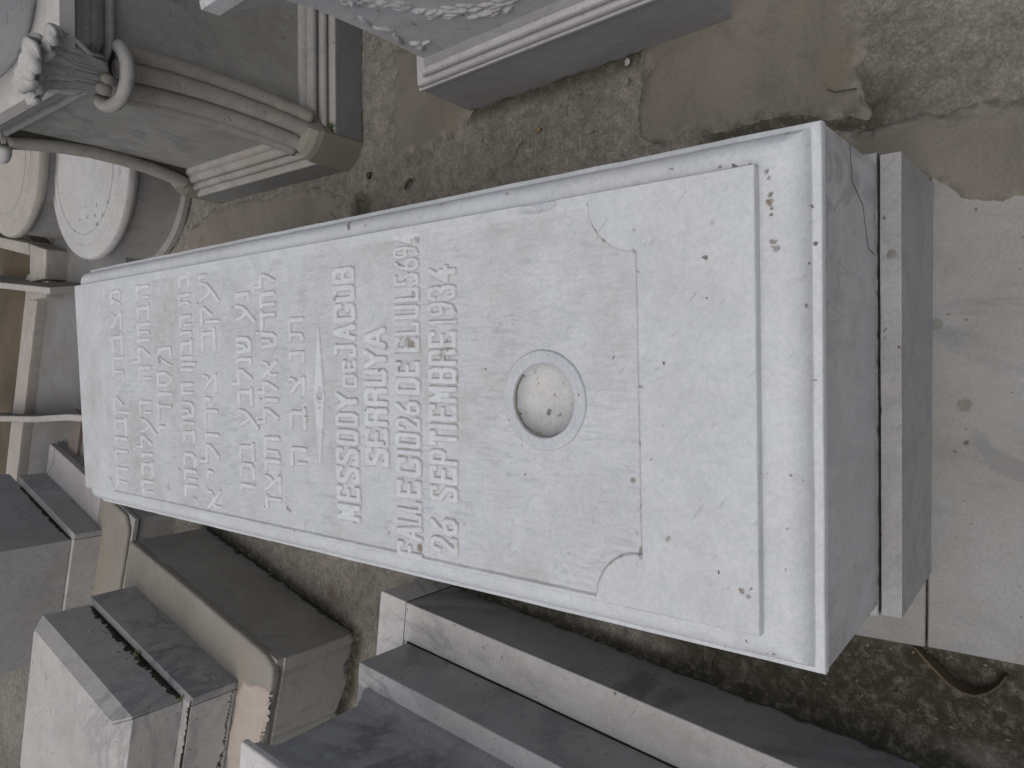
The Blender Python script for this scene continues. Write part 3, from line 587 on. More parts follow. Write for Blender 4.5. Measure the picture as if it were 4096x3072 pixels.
# thin paler slabs put the light on the tier tops into colour
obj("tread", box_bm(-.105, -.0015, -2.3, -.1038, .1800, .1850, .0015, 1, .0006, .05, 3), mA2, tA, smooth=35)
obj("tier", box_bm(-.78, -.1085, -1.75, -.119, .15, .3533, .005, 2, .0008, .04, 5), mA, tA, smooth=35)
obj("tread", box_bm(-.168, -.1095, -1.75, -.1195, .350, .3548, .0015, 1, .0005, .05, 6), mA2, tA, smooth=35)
obj("joint", box_bm(-.1135, -.1055, -1.75, -.119, .183, .1875, .001, 1), joint_m, tA)
rr_ = []
def rectring(x0, x1, y0, y1, z): return [(x0, y0, z), (x1, y0, z), (x1, y1, z), (x0, y1, z)]
X0, X1, Y0, Y1 = -.74, -.160, -1.72, -.158
rr_ = [rectring(X0, X1, Y0, Y1, .352), rectring(X0, X1, Y0, Y1, .366), rectring(X0 + .004, X1 - .004, Y0 + .004, Y1 - .006, .380), rectring(X0 + .012, X1 - .010, Y0 + .012, Y1 - .016, .388), rectring(X0 + .014, X1 - .011, Y0 + .014, Y1 - .020, .402),
       rectring(X0 + .02, X1 - .014, Y0 + .02, Y1 - .030, .414), rectring(X0 + .02, X1 - .016, Y0 + .02, Y1 - .034, .63)]
for z, d in ((.640, .030), (.652, .024), (.668, .012), (.680, .008), (.686, .008)): rr_.append(rectring(X0 + d, X1 - d * .55, Y0 + d, Y1 - d, z))
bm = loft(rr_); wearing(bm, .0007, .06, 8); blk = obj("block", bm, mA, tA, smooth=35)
def notched(y0, y1, z0, z1, r):
    P = []
    for cy, cz, a0 in ((y0, z0, 90), (y1, z0, 180), (y1, z1, 270), (y0, z1, 360)):
        for k in range(7): a = R(a0 - 90 * k / 6); P.append((cy + r * math.cos(a), cz + r * math.sin(a)))
    return P
P = notched(-1.60, -.285, .435, .625, .030)
bm = bmesh.new(); xa = X1 - .0155; f0 = [bm.verts.new((xa - .004, y, z)) for y, z in P]; f1 = [bm.verts.new((xa + .0022, y, z)) for y, z in P]; bm.faces.new(f1)
for i in range(len(P)): bm.faces.new((f0[i], f0[(i + 1) % len(P)], f1[(i + 1) % len(P)], f1[i]))
bmesh.ops.recalc_face_normals(bm, faces=bm.faces[:]); obj("raised_panel", bm, mA, blk)
obj("cap_slab", box_bm(X0 - .004, X1 + .004, Y0 - .004, Y1 + .006, .6862, .705, .006, 3, .0008, .05, 9), mA2, blk, smooth=35)
tA.rotation_mode = 'XYZ'

# middle: cement capped base, clad tier, chamfered block
tB = frame("stepped_tomb", (-.5755, 2.4279, 0), 75.0, "tomb with cement capped base, clad step and chamfered block, middle of the left row")
cemB = cement("base_cap_cement", (.29, .274, .245), (.235, .22, .19), (.31, .25, .20), .3, seed=8, grit=.12, bstr=.25, damt=.25)
faceB = cement("base_side_cement", (.33, .32, .295), (.25, .24, .22), (.22, .18, .13), .2, seed=9, grit=.15, bstr=.2, damt=.3, dark=(.03, .03, .025), grime=(.012, .02))
bB = obj("base", box_bm(-.80, 0, -.911, .0, -.05, .288, .006, 2, .0012, .04, 1), faceB, tB, smooth=40)
footB = marble("base_foot_marble", (.35, .35, .34), (.32, .31, .29), vein=(.20, .20, .22), vamt=.4, vscale=3, samt=.4, stain=(.07, .075, .055), specks=.6, seed=15, rough=.6, grime=(.0, .05), streak=.3)
obj("foot_panel", box_bm(-.80, -.001, -.9175, -.905, -.05, .262, .002, 1, .0008, .04, 2), footB, bB, smooth=40)
bm = prism_bm([(-.80, -.918), (-.045, -.921), (-.012, -.908), (.002, -.87), (.001, .0), (-.80, .002)], .272, .304, .010, 3, .0018, .025, 4)
obj("cement_cap", bm, cemB, bB, smooth=45)
plaster = cement("pale_plaster", (.46, .40, .36), (.40, .35, .31), (.42, .30, .24), .35, seed=10, grit=.1, bstr=.3, damt=.35, dark=(.16, .13, .11))
xs_ = np.arange(-.62, -.055, .006); ys_ = np.arange(-.935, -.765, .006); XX, YY = np.meshgrid(xs_, ys_); sd = sdpoly(XX, YY, [(-.60, -.772), (-.155, -.772), (-.125, -.80), (-.095, -.86), (-.085, -.925), (-.60, -.925)]) + vnoise(XX, YY, 22, 71, 4) * .014
ZZ = .296 + .0125 * sstep(.003, -.004, sd) + vnoise(XX, YY, 12, 72, 3) * .001; kp = (sd[:-1, :-1] < .005)
obj("broken_plaster", grid_mesh("broken_plaster", xs_, ys_, ZZ, keep=kp), plaster, bB)
mB = marble("clad_marble", (.37, .37, .36), (.34, .33, .31), vein=(.16, .16, .19), vamt=.8, vscale=2.6, vstretch=(.7, 1, .8), vrot=(.3, .2, .8), samt=.25, specks=.8, seed=24, rough=.5, streak=.15)
mBl = marble("clad_pale_marble", (.46, .45, .435), (.42, .40, .38), vein=(.26, .26, .29), vamt=.6, vscale=3.0, flecks=.2, vstretch=(.6, 1, 1), vrot=(0, 0, .9), samt=.35, stain=(.36, .33, .28), specks=2.2, seed=25, rough=.6)
tierB = obj("tier", box_bm(-.78, -.172, -.752, -.085, .28, .4500, .003, 1, .0005, .05, 3), mBl, tB, smooth=40)
obj("side_panel", box_bm(-.1715, -.1455, -.768, -.075, .28, .4535, .003, 2, .0006, .04, 5), mB, tierB, smooth=40)
obj("foot_panel", box_bm(-.78, -.1735, -.768, -.7525, .28, .4535, .003, 2, .0006, .04, 6), mBl, tierB, smooth=40)
cutB = joint_m
obj("joint", box_bm(-.78, -.158, -.7655, -.7645, .4535, .4545, 0), joint_m, tierB)
rings = [rectring(-.76, -.180, -.716, -.066, z) for z in (.452, .598)]
rings += [rectring(-.73, -.210, -.672, -.095, .630)]
bm = loft(rings); bmesh.ops.bevel(bm, geom=[e for e in bm.edges if abs((e.verts[0].co - e.verts[1].co).z) > .01], offset=.006, segments=2, affect='EDGES'); wearing(bm, .0006, .04, 12)
blB = obj("block", bm, mBl, tB, smooth=25)
# soil and moss lodged on the ledge under the block
moss_m = cement("ledge_moss", (.045, .042, .028), (.022, .022, .015), (.07, .06, .03), .3, seed=14, grit=.7, bstr=1.0, damt=.8, dark=(.01, .012, .006))
def strip_moss(name, p, q, wd, h, seed, parent, plane='xy', amp=1.0):
    """ragged ribbon of moss from p to q, spreading by wd to the left side, with real thickness"""
    n = 300; bm = bmesh.new(); p, q = Vector(p), Vector(q); t = (q - p).normalized(); side = Vector(wd).normalized(); W = Vector(wd).length; up = t.cross(side).normalized()
    if up.z < 0: up = -up
    prev = None
    for i in range(n + 1):
        c = p.lerp(q, i / n); a = .35 + .9 * abs(noise.noise(c * 11 + Vector((seed, 0, 0)))) + .45 * noise.noise(c * 60 + Vector((0, seed, 0))) + .5 * noise.noise(c * 190 + Vector((0, seed, 0))); a = max(.08, a) * math.sin(math.pi * min(1, max(0, (i + 1) / (n + 2)))) ** .35
        row = [bm.verts.new(c - up * .002), bm.verts.new(c + up * h * .8), bm.verts.new(c + side * W * a * .5 + up * h * (.6 + .4 * noise.noise(c * 90))), bm.verts.new(c + side * W * a - up * .001)]
        if prev:
            for k in range(3): bm.faces.new((prev[k], prev[k + 1], row[k + 1], row[k]))
        prev = row
    bmesh.ops.recalc_face_normals(bm, faces=bm.faces[:])
    return obj(name, bm, moss_m, parent, smooth=True)
strip_moss("moss", (-.1775, -.710, .4545), (-.1775, -.09, .4545), (-.006, 0, .040), .004, 2, tierB)
strip_moss("moss", (-.155, -.7655, .4545), (-.60, -.7655, .4545), (0, .022, .0), .004, 5, tierB)
strip_moss("moss", (-.145, -.768, .31), (-.60, -.7685, .31), (0, -.002, .026), .004, 7, tierB)
def at_local(e, x, y, z): return e.matrix_world @ Vector((x, y, z))
bpy.context.view_layer.update()
weed(at_local(tB, -.172, -.455, .462), 16, .020, "dry sprig on the mossy ledge of the chamfered block tomb", leaf_y, 3)
weed(at_local(tB, -.168, -.725, .458), 12, .014, "small green weed at the corner of the chamfered block tomb", leaf_g, 4)

# far: the same kind of tomb, half hidden by the white slab
tCm = marble("far_clad_marble", (.36, .36, .355), (.33, .325, .31), vein=(.22, .22, .25), vamt=.45, vscale=2.6, vstretch=(.7, 1, .8), vrot=(.3, .2, .8), samt=.15, specks=.8, seed=28, rough=.5)
tC = frame("stepped_tomb", (-.545, 2.668, 0), 72.0, "tomb with clad step and tall block behind, farthest one of the left row")
bC = obj("base", box_bm(-.75, 0, .004, .86, -.05, .145, .004, 2, .0010, .05, 1), tCm, tC, smooth=40)
mCt = marble("far_top_marble", (.43, .42, .42), (.40, .38, .38), vein=(.26, .26, .30), vamt=.5, vscale=4, samt=.4, stain=(.33, .27, .25), specks=1.8, seed=27, rough=.6)
obj("top_slab", box_bm(-.75, .002, .272, .835, .146, .180, .003, 1, .0010, .05, 2), mCt, bC, smooth=40)
obj("foot_slab", box_bm(-.75, .004, -.006, .268, .152, .172, .004, 2, .0010, .05, 3), tCm, bC, smooth=40)
obj("cement_cap", prism_bm([(-.75, .008), (-.045, .006), (.0, .05), (.001, .271), (-.75, .271)], .168, .187, .010, 3, .0012, .03, 6), cemB, bC, smooth=45)
ribbon("crack", [(.0, .78, .1804), (-.06, .765, .1804), (-.14, .82, .1804)], .003, crk, bC, (0, 0, 1))
tierC = obj("tier", box_bm(-.75, -.172, .235, .83, .16, .290, .003, 1, .0006, .05, 3), mBl, tC, smooth=40)
obj("side_panel", box_bm(-.1715, -.146, .214, .84, .16, .2938, .004, 2, .0006, .04, 5), tCm, tierC, smooth=40)
obj("foot_panel", box_bm(-.75, -.1735, .214, .2345, .16, .2938, .004, 2, .0006, .04, 6), mBl, tierC, smooth=40)
obj("block", box_bm(-.75, -.184, .240, .95, .29, .62, .006, 2, .0008, .05, 7), marble("far_block_marble", (.38, .38, .38), (.35, .345, .33), vein=(.22, .22, .25), vamt=.45, vscale=2.2, vrot=(.3, .2, .8), samt=.2, specks=.8, seed=29, rough=.55), tC, smooth=40)
strip_moss("moss", (-.182, .245, .2945), (-.182, .80, .2945), (-.003, 0, .022), .003, 9, tierC)
# sliver of white headstone between the two
e = empty("broken_slab", (-.905, 3.19, 0)); tag(e, "sliver of white slab standing between the two farther left tombs", "slab")
obj("slab", box_bm(-.05, .03, -.05, .04, -.02, .06, .004, 2, .002, .03, 2), mCt, e, smooth=40); obj("foot", box_bm(-.07, .05, -.065, .06, -.02, .015, .004, 2, .002, .03, 3), mBl, e, smooth=40)

# ---------------------------------------------------------------- far kerbed grave behind the head
kerb_m = marble("kerb_marble", (.40, .37, .34), (.36, .335, .30), vein=(.24, .23, .23), vamt=.3, vscale=4, samt=.3, stain=(.28, .24, .19), specks=1.0, seed=33, rough=.6)
grey_m = marble("ledger_marble", (.20, .20, .20), (.17, .165, .155), vein=(.12, .12, .13), vamt=.4, vscale=2, samt=.4, stain=(.16, .13, .10), specks=.8, seed=34, rough=.6)
kg = frame("kerbed_grave", (.585, 3.60, 0), 72.4, "kerbed grave of pale stone edging round bare brown soil, beyond the white slab's head", "grave")
# local x negative to the left, y positive away
bpy.context.view_layer.update()
def wl(e, pts): return [tuple((e.matrix_world.inverted() @ Vector((x, y, 0)))[:2]) for x, y in pts]
obj("kerb", prism_bm([(-1.9, .0), (-.10, .0), (-.10, .15), (-1.9, .15)], -.02, .157, .010, 2, .0015, .04, 1), kerb_m, kg, smooth=40)
obj("kerb", prism_bm(wl(kg, [(.478, 3.435), (.612, 3.418), (.662, 3.62), (.600, 3.615), (.475, 3.628)]), -.02, .203, .012, 2, .0015, .04, 2), kerb_m, kg, smooth=40)
obj("kerb", prism_bm(wl(kg, [(.603, 3.619), (.664, 3.624), (.735, 4.0), (.82, 4.5), (.76, 4.5), (.680, 4.0)]), -.02, .203, .010, 2, .0015, .04, 3), kerb_m, kg, smooth=40)
obj("kerb", prism_bm(wl(kg, [(.395, 3.475), (.474, 3.45), (.474, 3.66), (.395, 3.685)]), -.02, .186, .008, 2, .001, .03, 4), kerb_m, kg, smooth=40)
soil_m = cement("brown_soil", (.125, .10, .07), (.085, .072, .055), (.14, .09, .04), .4, seed=16, grit=.5, bstr=.8, damt=.4)
obj("soil_bed", prism_bm([(-1.88, .14), (.0, .14), (.15, 1.0), (-1.88, 1.0)], -.02, .085, .006, 1, .003, .06, 5), soil_m, kg, smooth=40)
lg = frame("ledger_slab", (.60, 3.56, 0), 72.4, "flat dark grey grave slab in front of the pale kerb", "slab")
obj("slab", prism_bm([(-1.25, -.70), (.16, -.70), (.16, .032), (-1.25, .032)], -.03, .112, .004, 1, .001, .06, 5), grey_m, lg, smooth=40)
pk = marble("pink_border_stone", (.20, .165, .15), (.16, .13, .115), vamt=.3, samt=.4, specks=2, seed=36)
obj("border", box_bm(-1.15, -.62, -.52, -.43, .111, .128, .003, 1, .001, .04, 6), pk, lg, smooth=40)
wall_m = marble("thin_slab_marble", (.42, .40, .375), (.38, .36, .33), vein=(.25, .25, .26), vamt=.3, samt=.35, stain=(.24, .21, .17), specks=.8, seed=35, rough=.6)
dark_side = marble("shaded_slab_face", (.20, .19, .165), (.16, .15, .13), vein=(.10, .10, .10), vamt=.3, samt=.5, stain=(.12, .11, .08), specks=1, seed=37, rough=.8)  # darker copy of the slab marble, shade on the sides put into colour
def thin_slab(label, pts, th, z0, z1, lean=0):
    e = empty("upright_slab", (pts[0][0], pts[0][1], 0)); tag(e, label, "slab", "thin upright slabs across the kerbed grave")
    bm = bmesh.new(); L = []; n = len(pts)
    for i, (x, y) in enumerate(pts):
        x -= pts[0][0]; y -= pts[0][1]
        L.append([bm.verts.new((x + dx + (lean if z == z0 else 0), y, z)) for dx, z in ((-th / 2, z0), (th / 2, z0), (th / 2, z1 - .003), (th / 2 - .003, z1), (-th / 2 + .003, z1), (-th / 2, z1 - .003))])
    for a, b in zip(L[:-1], L[1:]):
        for k in range(6): bm.faces.new((a[k], a[(k + 1) % 6], b[(k + 1) % 6], b[k]))
    bm.faces.new(L[0][::-1]); bm.faces.new(L[-1]); bmesh.ops.recalc_face_normals(bm, faces=bm.faces[:])
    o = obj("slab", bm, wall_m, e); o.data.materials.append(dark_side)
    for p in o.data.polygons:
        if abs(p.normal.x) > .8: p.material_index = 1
    obj("footing", box_bm(-.03, .04, 0, pts[-1][1] - pts[0][1], -.02, .05, .004, 1, .001, .06, 3), kerb_m, e)
    return e
thin_slab("thin upright marble slab with a gently curved top edge, crossing the far kerb nearer the left tombs", [(-.1385, 2.75), (-.1385, 2.95), (-.150, 3.15), (-.160, 3.3), (-.166, 3.5), (-.172, 3.72), (-.18, 4.2)], .027, .0, .30)
thin_slab("thin upright marble slab crossing the far kerb, nearer the round topped drums", [(.392, 3.12), (.425, 3.4), (.458, 3.69), (.53, 4.3)], .028, .0, .30, lean=.05)
ba = frame("marker_block", (.455, 3.70, 0), 80, "small square marble marker just inside the far kerb by the upright slab", "marker")
obj("block", box_bm(-.035, .05, .0, .09, .0, .16, .004, 1, .001, .04, 2), wall_m, ba); obj("base", box_bm(-.05, .065, -.01, .10, .0, .08, .004, 1, .001, .04, 2), kerb_m, ba)

# ---------------------------------------------------------------- round drums
def drum(name, cx, cy, rx, ry, z, base_m, top_m, label, tilt=(0, 0), seed=0):
    e = empty(name, (cx, cy, 0)); tag(e, label, "drum tomb", "round marble drums behind the pedestal")
    N = 96
    def ell(dx, zz, j=0):
        return [((rx + dx) * math.cos(2 * math.pi * k / N), (ry + dx) * math.sin(2 * math.pi * k / N), zz + (tilt[0] * math.cos(2 * math.pi * k / N) * (rx + dx) + tilt[1] * math.sin(2 * math.pi * k / N) * (ry + dx)) * (zz / z)) for k in range(N)]
    obj("drum", loft([ell(-.022, -.02), ell(-.022, .02), ell(-.024, z - .045)]), base_m, e, smooth=30)
    obj("footing", loft([ell(.0, -.02), ell(.0, .022), ell(-.006, .030), ell(-.023, .031)], True, False), base_m, e, smooth=30)
    rim = [(-.026, z - .050), (-.010, z - .046), (-.002, z - .036), (0, z - .026), (-.002, z - .012), (-.006, z - .006), (-.010, z - .004), (-.040, z - .003), (-.052, z - .004), (-.058, z + .001), (-.062, z + .006), (-.070, z + .008), (-.16, z + .010), (-.30, z + .011)]
    t = obj("moulded_top", loft([ell(a, b) for a, b in rim]), top_m, e, smooth=35)
    obj("incised_line", loft([ell(-.100, z + .0085), ell(-.100, z + .0098), ell(-.1025, z + .0098), ell(-.1025, z + .0085)], False, False), plain("incised_grey", (.30, .30, .31)), t)
    return e, t
dm = marble("drum_marble", (.33, .325, .32), (.29, .28, .265), vein=(.20, .20, .22), vamt=.4, vscale=2.4, vstretch=(1, 1, .7), samt=.3, stain=(.20, .17, .14), specks=.8, seed=41, rough=.6, streak=.3, grime=(.0, .012))
dt = marble("drum_top_marble", (.47, .47, .47), (.44, .435, .42), vein=(.40, .41, .44), vamt=.2, samt=.2, stain=(.40, .37, .33), specks=1.2, seed=42, rough=.6)
dt2 = marble("drum_tan_marble", (.38, .355, .32), (.34, .315, .285), vein=(.30, .29, .27), vamt=.2, samt=.3, stain=(.30, .25, .20), specks=1.5, seed=43, rough=.7)
e1, top1 = drum("marble_drum", .868, 2.865, .360, .355, .258, dm, dt, "nearer round marble drum with a pale moulded top and worn incised letters", (.03, .0))
drum("marble_drum", 1.02, 3.46, .365, .36, .35, dm, dt2, "farther round drum with a tan moulded top, beyond the pale one", (.06, .0))
worn = plain("worn_letters", (.24, .245, .25), .9); bm = bmesh.new(); rd = random.Random(5)
for row, (x0, n) in enumerate(((-.235, 2), (-.195, 4), (-.155, 3))):
    for k in range(n):
        x = x0 + rd.uniform(-.004, .004); y = -.10 + .2 * k / max(1, n - 1) - .05 * row + rd.uniform(-.006, .006)
        for s in range(rd.randint(1, 3)):
            a = rd.choice((0, math.pi / 2, .8)); l = rd.uniform(.004, .009); dx, dy = math.cos(a) * l, math.sin(a) * l; ox, oy = rd.uniform(-.006, .006), rd.uniform(-.006, .006)
            zz = .258 + .0095 + .03 * (x + ox)
            bmb = box_bm(-l, l, -.0016, .0016, -.002, .0014, .0006, 1); bmesh.ops.rotate(bmb, verts=bmb.verts, cent=(0, 0, 0), matrix=Matrix.Rotation(a, 3, 'Z')); bmesh.ops.translate(bmb, verts=bmb.verts, vec=(x + ox, y + oy, zz))
            me_ = bpy.data.meshes.new("t"); bmb.to_mesh(me_); bmb.free(); bm.from_mesh(me_); bpy.data.meshes.remove(me_)
obj("worn_letters", bm, worn, top1)

# ---------------------------------------------------------------- tall pedestal tomb with carved corners
ped = empty("pedestal_tomb", (1.10, 1.93, 0)); tag(ped, "tall marble pedestal tomb with ribbed corner and carved acanthus leaf, beyond the casket", "tomb")
pm = marble("pedestal_marble", (.37, .368, .35), (.31, .305, .285), vein=(.16, .17, .18), vamt=.45, vscale=2.4, vstretch=(1, .7, .7), vrot=(.5, .2, .3), samt=.2, stain=(.15, .15, .12), specks=.6, seed=51, rough=.55, streak=.15)
pmm = marble("pedestal_moulding_marble", (.38, .375, .36), (.34, .325, .30), vein=(.20, .20, .21), vamt=.4, vscale=3, samt=.4, stain=(.36, .27, .19), specks=1.2, seed=52, rough=.6)
pmd = marble("pedestal_plinth_marble", (.25, .255, .26), (.215, .22, .22), vein=(.13, .14, .15), vamt=.3, vscale=3, samt=.3, stain=(.22, .20, .15), specks=.5, seed=53, rough=.6, grime=(.0, .012), gcol=(.12, .115, .08))
PX0, PX1, PY0, PY1 = .70 - 1.10, 1.50 - 1.10, 1.487 - 1.93, 2.372 - 1.93
def pring(i, z, ch=.08):
    x0, x1, y0, y1 = PX0 + i, PX1 - i, PY0 + i, PY1 - i; c = max(.006, ch)
    return [(x0 + c, y0, z), (x1 - c, y0, z), (x1, y0 + c, z), (x1, y1 - c, z), (x1 - c, y1, z), (x0 + c, y1, z), (x0, y1 - c, z), (x0, y0 + c, z)]
obj("plinth", loft([pring(.004, -.03), pring(.004, .101), pring(.006, .104)]), pmd, ped)
def torus(i0, z0, r, n=6): return [(i0 - r * math.sin(math.pi * k / n) , z0 + r - r * math.cos(math.pi * k / n)) for k in range(n + 1)]
lo = [(.004, .1045), (.007, .110), (.022, .112), (.024, .113)] + torus(.034, .114, .012) + [(.042, .139)] + torus(.050, .141, .014) + [(.058, .170), (.060, .180), (.068, .187), (.076, .188)]
obj("base_moulding", loft([pring(i, z) for i, z in lo]), pmm, ped, smooth=50)
obj("dado", loft([pring(i, z, .07) for i, z in ((.078, .18), (.080, .3), (.082, .5), (.080, .66), (.078, .752))]), pm, ped)
up = torus(.066, .735, .010) + [(.070, .757), (.060, .764)] + [(.052, .775), (.044, .790), (.044, .800), (.034, .806), (.030, .820), (.020, .836), (.016, .842), (.006, .846), (.004, .850), (.004, .884), (.010, .890)]
obj("cornice", loft([pring(i, z) for i, z in up[:-3]]), pmm, ped, smooth=40)
obj("cornice_slab", loft([pring(i, z) for i, z in ((.02, .8475), (.004, .8490), (.003, .852), (.003, .882), (.009, .889), (.03, .8895))]), marble("cornice_marble", (.50, .49, .475), (.46, .44, .42), vamt=.2, samt=.35, stain=(.34, .29, .25), seed=59), ped, smooth=40)
# corner pilasters: block, three ribs, collar, leaves
rib_m = marble("rib_marble", (.36, .35, .33), (.365, .325, .285), vein=(.20, .20, .21), vamt=.3, vscale=5, samt=.4, stain=(.36, .26, .18), specks=1.5, seed=54, rough=.6)
blk_m = cement("corner_block_stone", (.27, .26, .22), (.22, .21, .18), (.30, .24, .18), .3, seed=19, grit=.15, bstr=.2, damt=.2)
leaf_m = marble("acanthus_marble", (.43, .43, .42), (.40, .39, .37), vein=(.28, .28, .28), vamt=.2, samt=.25, stain=(.20, .18, .15), specks=1.6, seed=55, rough=.6)
shadow_m = plain("shade_in_carving", (.06, .055, .045), .95)  # near-black colour painting the shade in the carving's gaps
def corner(sx, sy, full=True):
    cx, cy = (PX0 if sx < 0 else PX1), (PY0 if sy < 0 else PY1); o_ = Vector((sx, sy, 0)).normalized(); t_ = Vector((-o_.y, o_.x, 0))
    base = Vector((cx - sx * .04, cy - sy * .04, 0))            # middle of the chamfer
    P = obj("corner_block", bmesh.new(), blk_m, ped)
    bm = bmesh.new(); sec = []
    for z, out, hw in ((-.02, .004, .060), (.10, .006, .060), (.150, .006, .060), (.168, .002, .054), (.186, -.012, .046), (.196, -.030, .040)):
        sec.append([bm.verts.new(base + o_ * a + t_ * b + Vector((0, 0, z))) for a, b in ((out, -hw * .92), (out + .010, 0), (out, hw * .92), (-.10, hw), (-.10, -hw))])
    for a, b in zip(sec[:-1], sec[1:]):
        for k in range(5): bm.faces.new((a[k], a[(k + 1) % 5], b[(k + 1) % 5], b[k]))
    bm.faces.new(sec[0][::-1]); bm.faces.new(sec[-1]); bmesh.ops.recalc_face_normals(bm, faces=bm.faces[:]); wearing(bm, .0008, .03, 3)
    bm.to_mesh(P.data); bm.free()
    prof = [(.17, -.034), (.22, -.048), (.30, -.062), (.40, -.072), (.50, -.074), (.60, -.066), (.68, -.052), (.735, -.040)]
    for lat, rad, dep in ((-.0235, .0235, -.002), (.0235, .0235, -.002), (-.058, .020, -.020), (.058, .020, -.020)):
        pts = [base + o_ * (d + dep) + t_ * lat * (1.0 if z < .3 else 1.0) + Vector((0, 0, z)) for z, d in prof]
        fine = []
        for a, b in zip(pts[:-1], pts[1:]): fine += [a.lerp(b, k / 4) for k in range(4)]
        fine.append(pts[-1]); obj("rib", tube_bm(fine, rad, 12), rib_m, ped, smooth=True)
    obj("rib_core", loft([[tuple(base + o_ * (d + a) + t_ * b + Vector((0, 0, z))) for a, b in ((-.004, -.05), (-.004, .05), (-.10, .06), (-.10, -.06))] for z, d in prof]), shadow_m, ped)  # dark core paints the shade between the ribs
    # collar
    ce = base - o_ * .045 + Vector((0, 0, .742)); arc = [ce + (o_ * math.cos(R(a)) * .062 + t_ * math.sin(R(a)) * .075) + Vector((0, 0, -.012 * math.cos(R(a)))) for a in range(-100, 101, 10)]
    obj("collar", tube_bm(arc, .017, 12), leaf_m if not full else pmm, ped, smooth=True)
    if not full: return
    for s, rr2 in ((-.013, .0155), (.014, .0125)):
        bm = bmesh.new(); bmesh.ops.create_uvsphere(bm, u_segments=16, v_segments=10, radius=rr2); bmesh.ops.scale(bm, vec=(1, 1, 1.25), verts=bm.verts)
        bmesh.ops.translate(bm, vec=base + o_ * .012 + t_ * s + Vector((0, 0, .772)), verts=bm.verts); obj("bead", bm, blk_m, ped, smooth=True)
    def leaf(side, spread, height, out, width, curl, z0, seed):
        nu, nv = 30, 19; bm = bmesh.new(); g = []
        for i in range(nu):
            u = i / (nu - 1); row = []
            zc = z0 + height * math.sin(min(1, u * 1.12) * math.pi * .5) - curl * max(0, u - .72) ** 2 * 9
            oc = -.012 + out * (.25 * u + .75 * u ** 2.4)
            lobes = 1 + .10 * math.cos(u * 21)
            wv = width * (.36 + .70 * math.sin(math.pi * min(.5, u * .62)) ** 1.3) * lobes * (1 if u < .86 else math.sqrt(max(.02, 1 - ((u - .86) / .145) ** 2)))
            for j in range(nv):
                v = j / (nv - 1) * 2 - 1
                fold = (.0085 * math.cos(v * 11.5 + .8 * u) + .003 * math.cos(v * 25)) * (1 - .6 * u) - .018 * v * v - .009 * (abs(v) ** 3) * math.cos(u * 17)
                c = base + o_ * (oc + fold + .006) + t_ * (side + spread * u + wv * v) + Vector((0, 0, zc + .010 * abs(v) * (1 - u) - .012 * v * v * u))
                row.append(bm.verts.new(c))
            g.append(row)
        for a, b in zip(g[:-1], g[1:]):
            for k in range(nv - 1): bm.faces.new((a[k], a[k + 1], b[k + 1], b[k]))
        o = obj("acanthus_leaf", bm, leaf_m, ped, smooth=True)
        md = o.modifiers.new("th", 'SOLIDIFY'); md.thickness = .010; md.offset = -1
        return o
    leaf(0, 0, .190, .080, .056, .030, .768, 1); leaf(-.026, -.034, .150, .046, .036, .010, .768, 2); leaf(.026, .034, .150, .046, .036, .010, .768, 3)
    tip = base + o_ * .052 + Vector((0, 0, .952))
    bm = bmesh.new()
    for k in range(9):
        a = R(-170 + 42 * k); c = tip + t_ * math.cos(a) * .041 + Vector((0, 0, math.sin(a) * .010 - .006)) + o_ * (.018 * -math.sin(a) - .006); t2 = bmesh.new(); bmesh.ops.create_uvsphere(t2, u_segments=8, v_segments=6, radius=.0048)
        bmesh.ops.translate(t2, vec=c, verts=t2.verts); q = bpy.data.meshes.new("q"); t2.to_mesh(q); t2.free(); bm.from_mesh(q); bpy.data.meshes.remove(q)
    obj("drill_hole", bm, shadow_m, ped, smooth=True)  # dark beads stand in for the shade inside drilled holes
corner(-1, -1); corner(-1, 1, False)
corner(1, -1, False)
# rounded chest above the cornice
def sup(rx, ry, z, n=72, e=3.6):
    return [(math.copysign(abs(math.cos(2 * math.pi * k / n)) ** (2 / e), math.cos(2 * math.pi * k / n)) * rx, math.copysign(abs(math.sin(2 * math.pi * k / n)) ** (2 / e), math.sin(2 * math.pi * k / n)) * ry, z) for k in range(n)]
obj("chest", loft([sup(.31, .35, .885), sup(.325, .365, .905), sup(.345, .39, .96), sup(.365, .41, 1.04), sup(.375, .42, 1.12), sup(.36, .405, 1.19), sup(.30, .34, 1.24)]), marble("chest_marble", (.58, .60, .62), (.54, .55, .57), vamt=.2, samt=.15, seed=57), ped, smooth=50)
weed((.742 + .03, 1.535 + .02, .192), 14, .028, "yellow green weed sprouting from the moulding of the pedestal tomb", leaf_y, 11)
weed((.795, 1.497, .112), 18, .022, "bright green weed at the corner block of the pedestal tomb", leaf_g, 12)

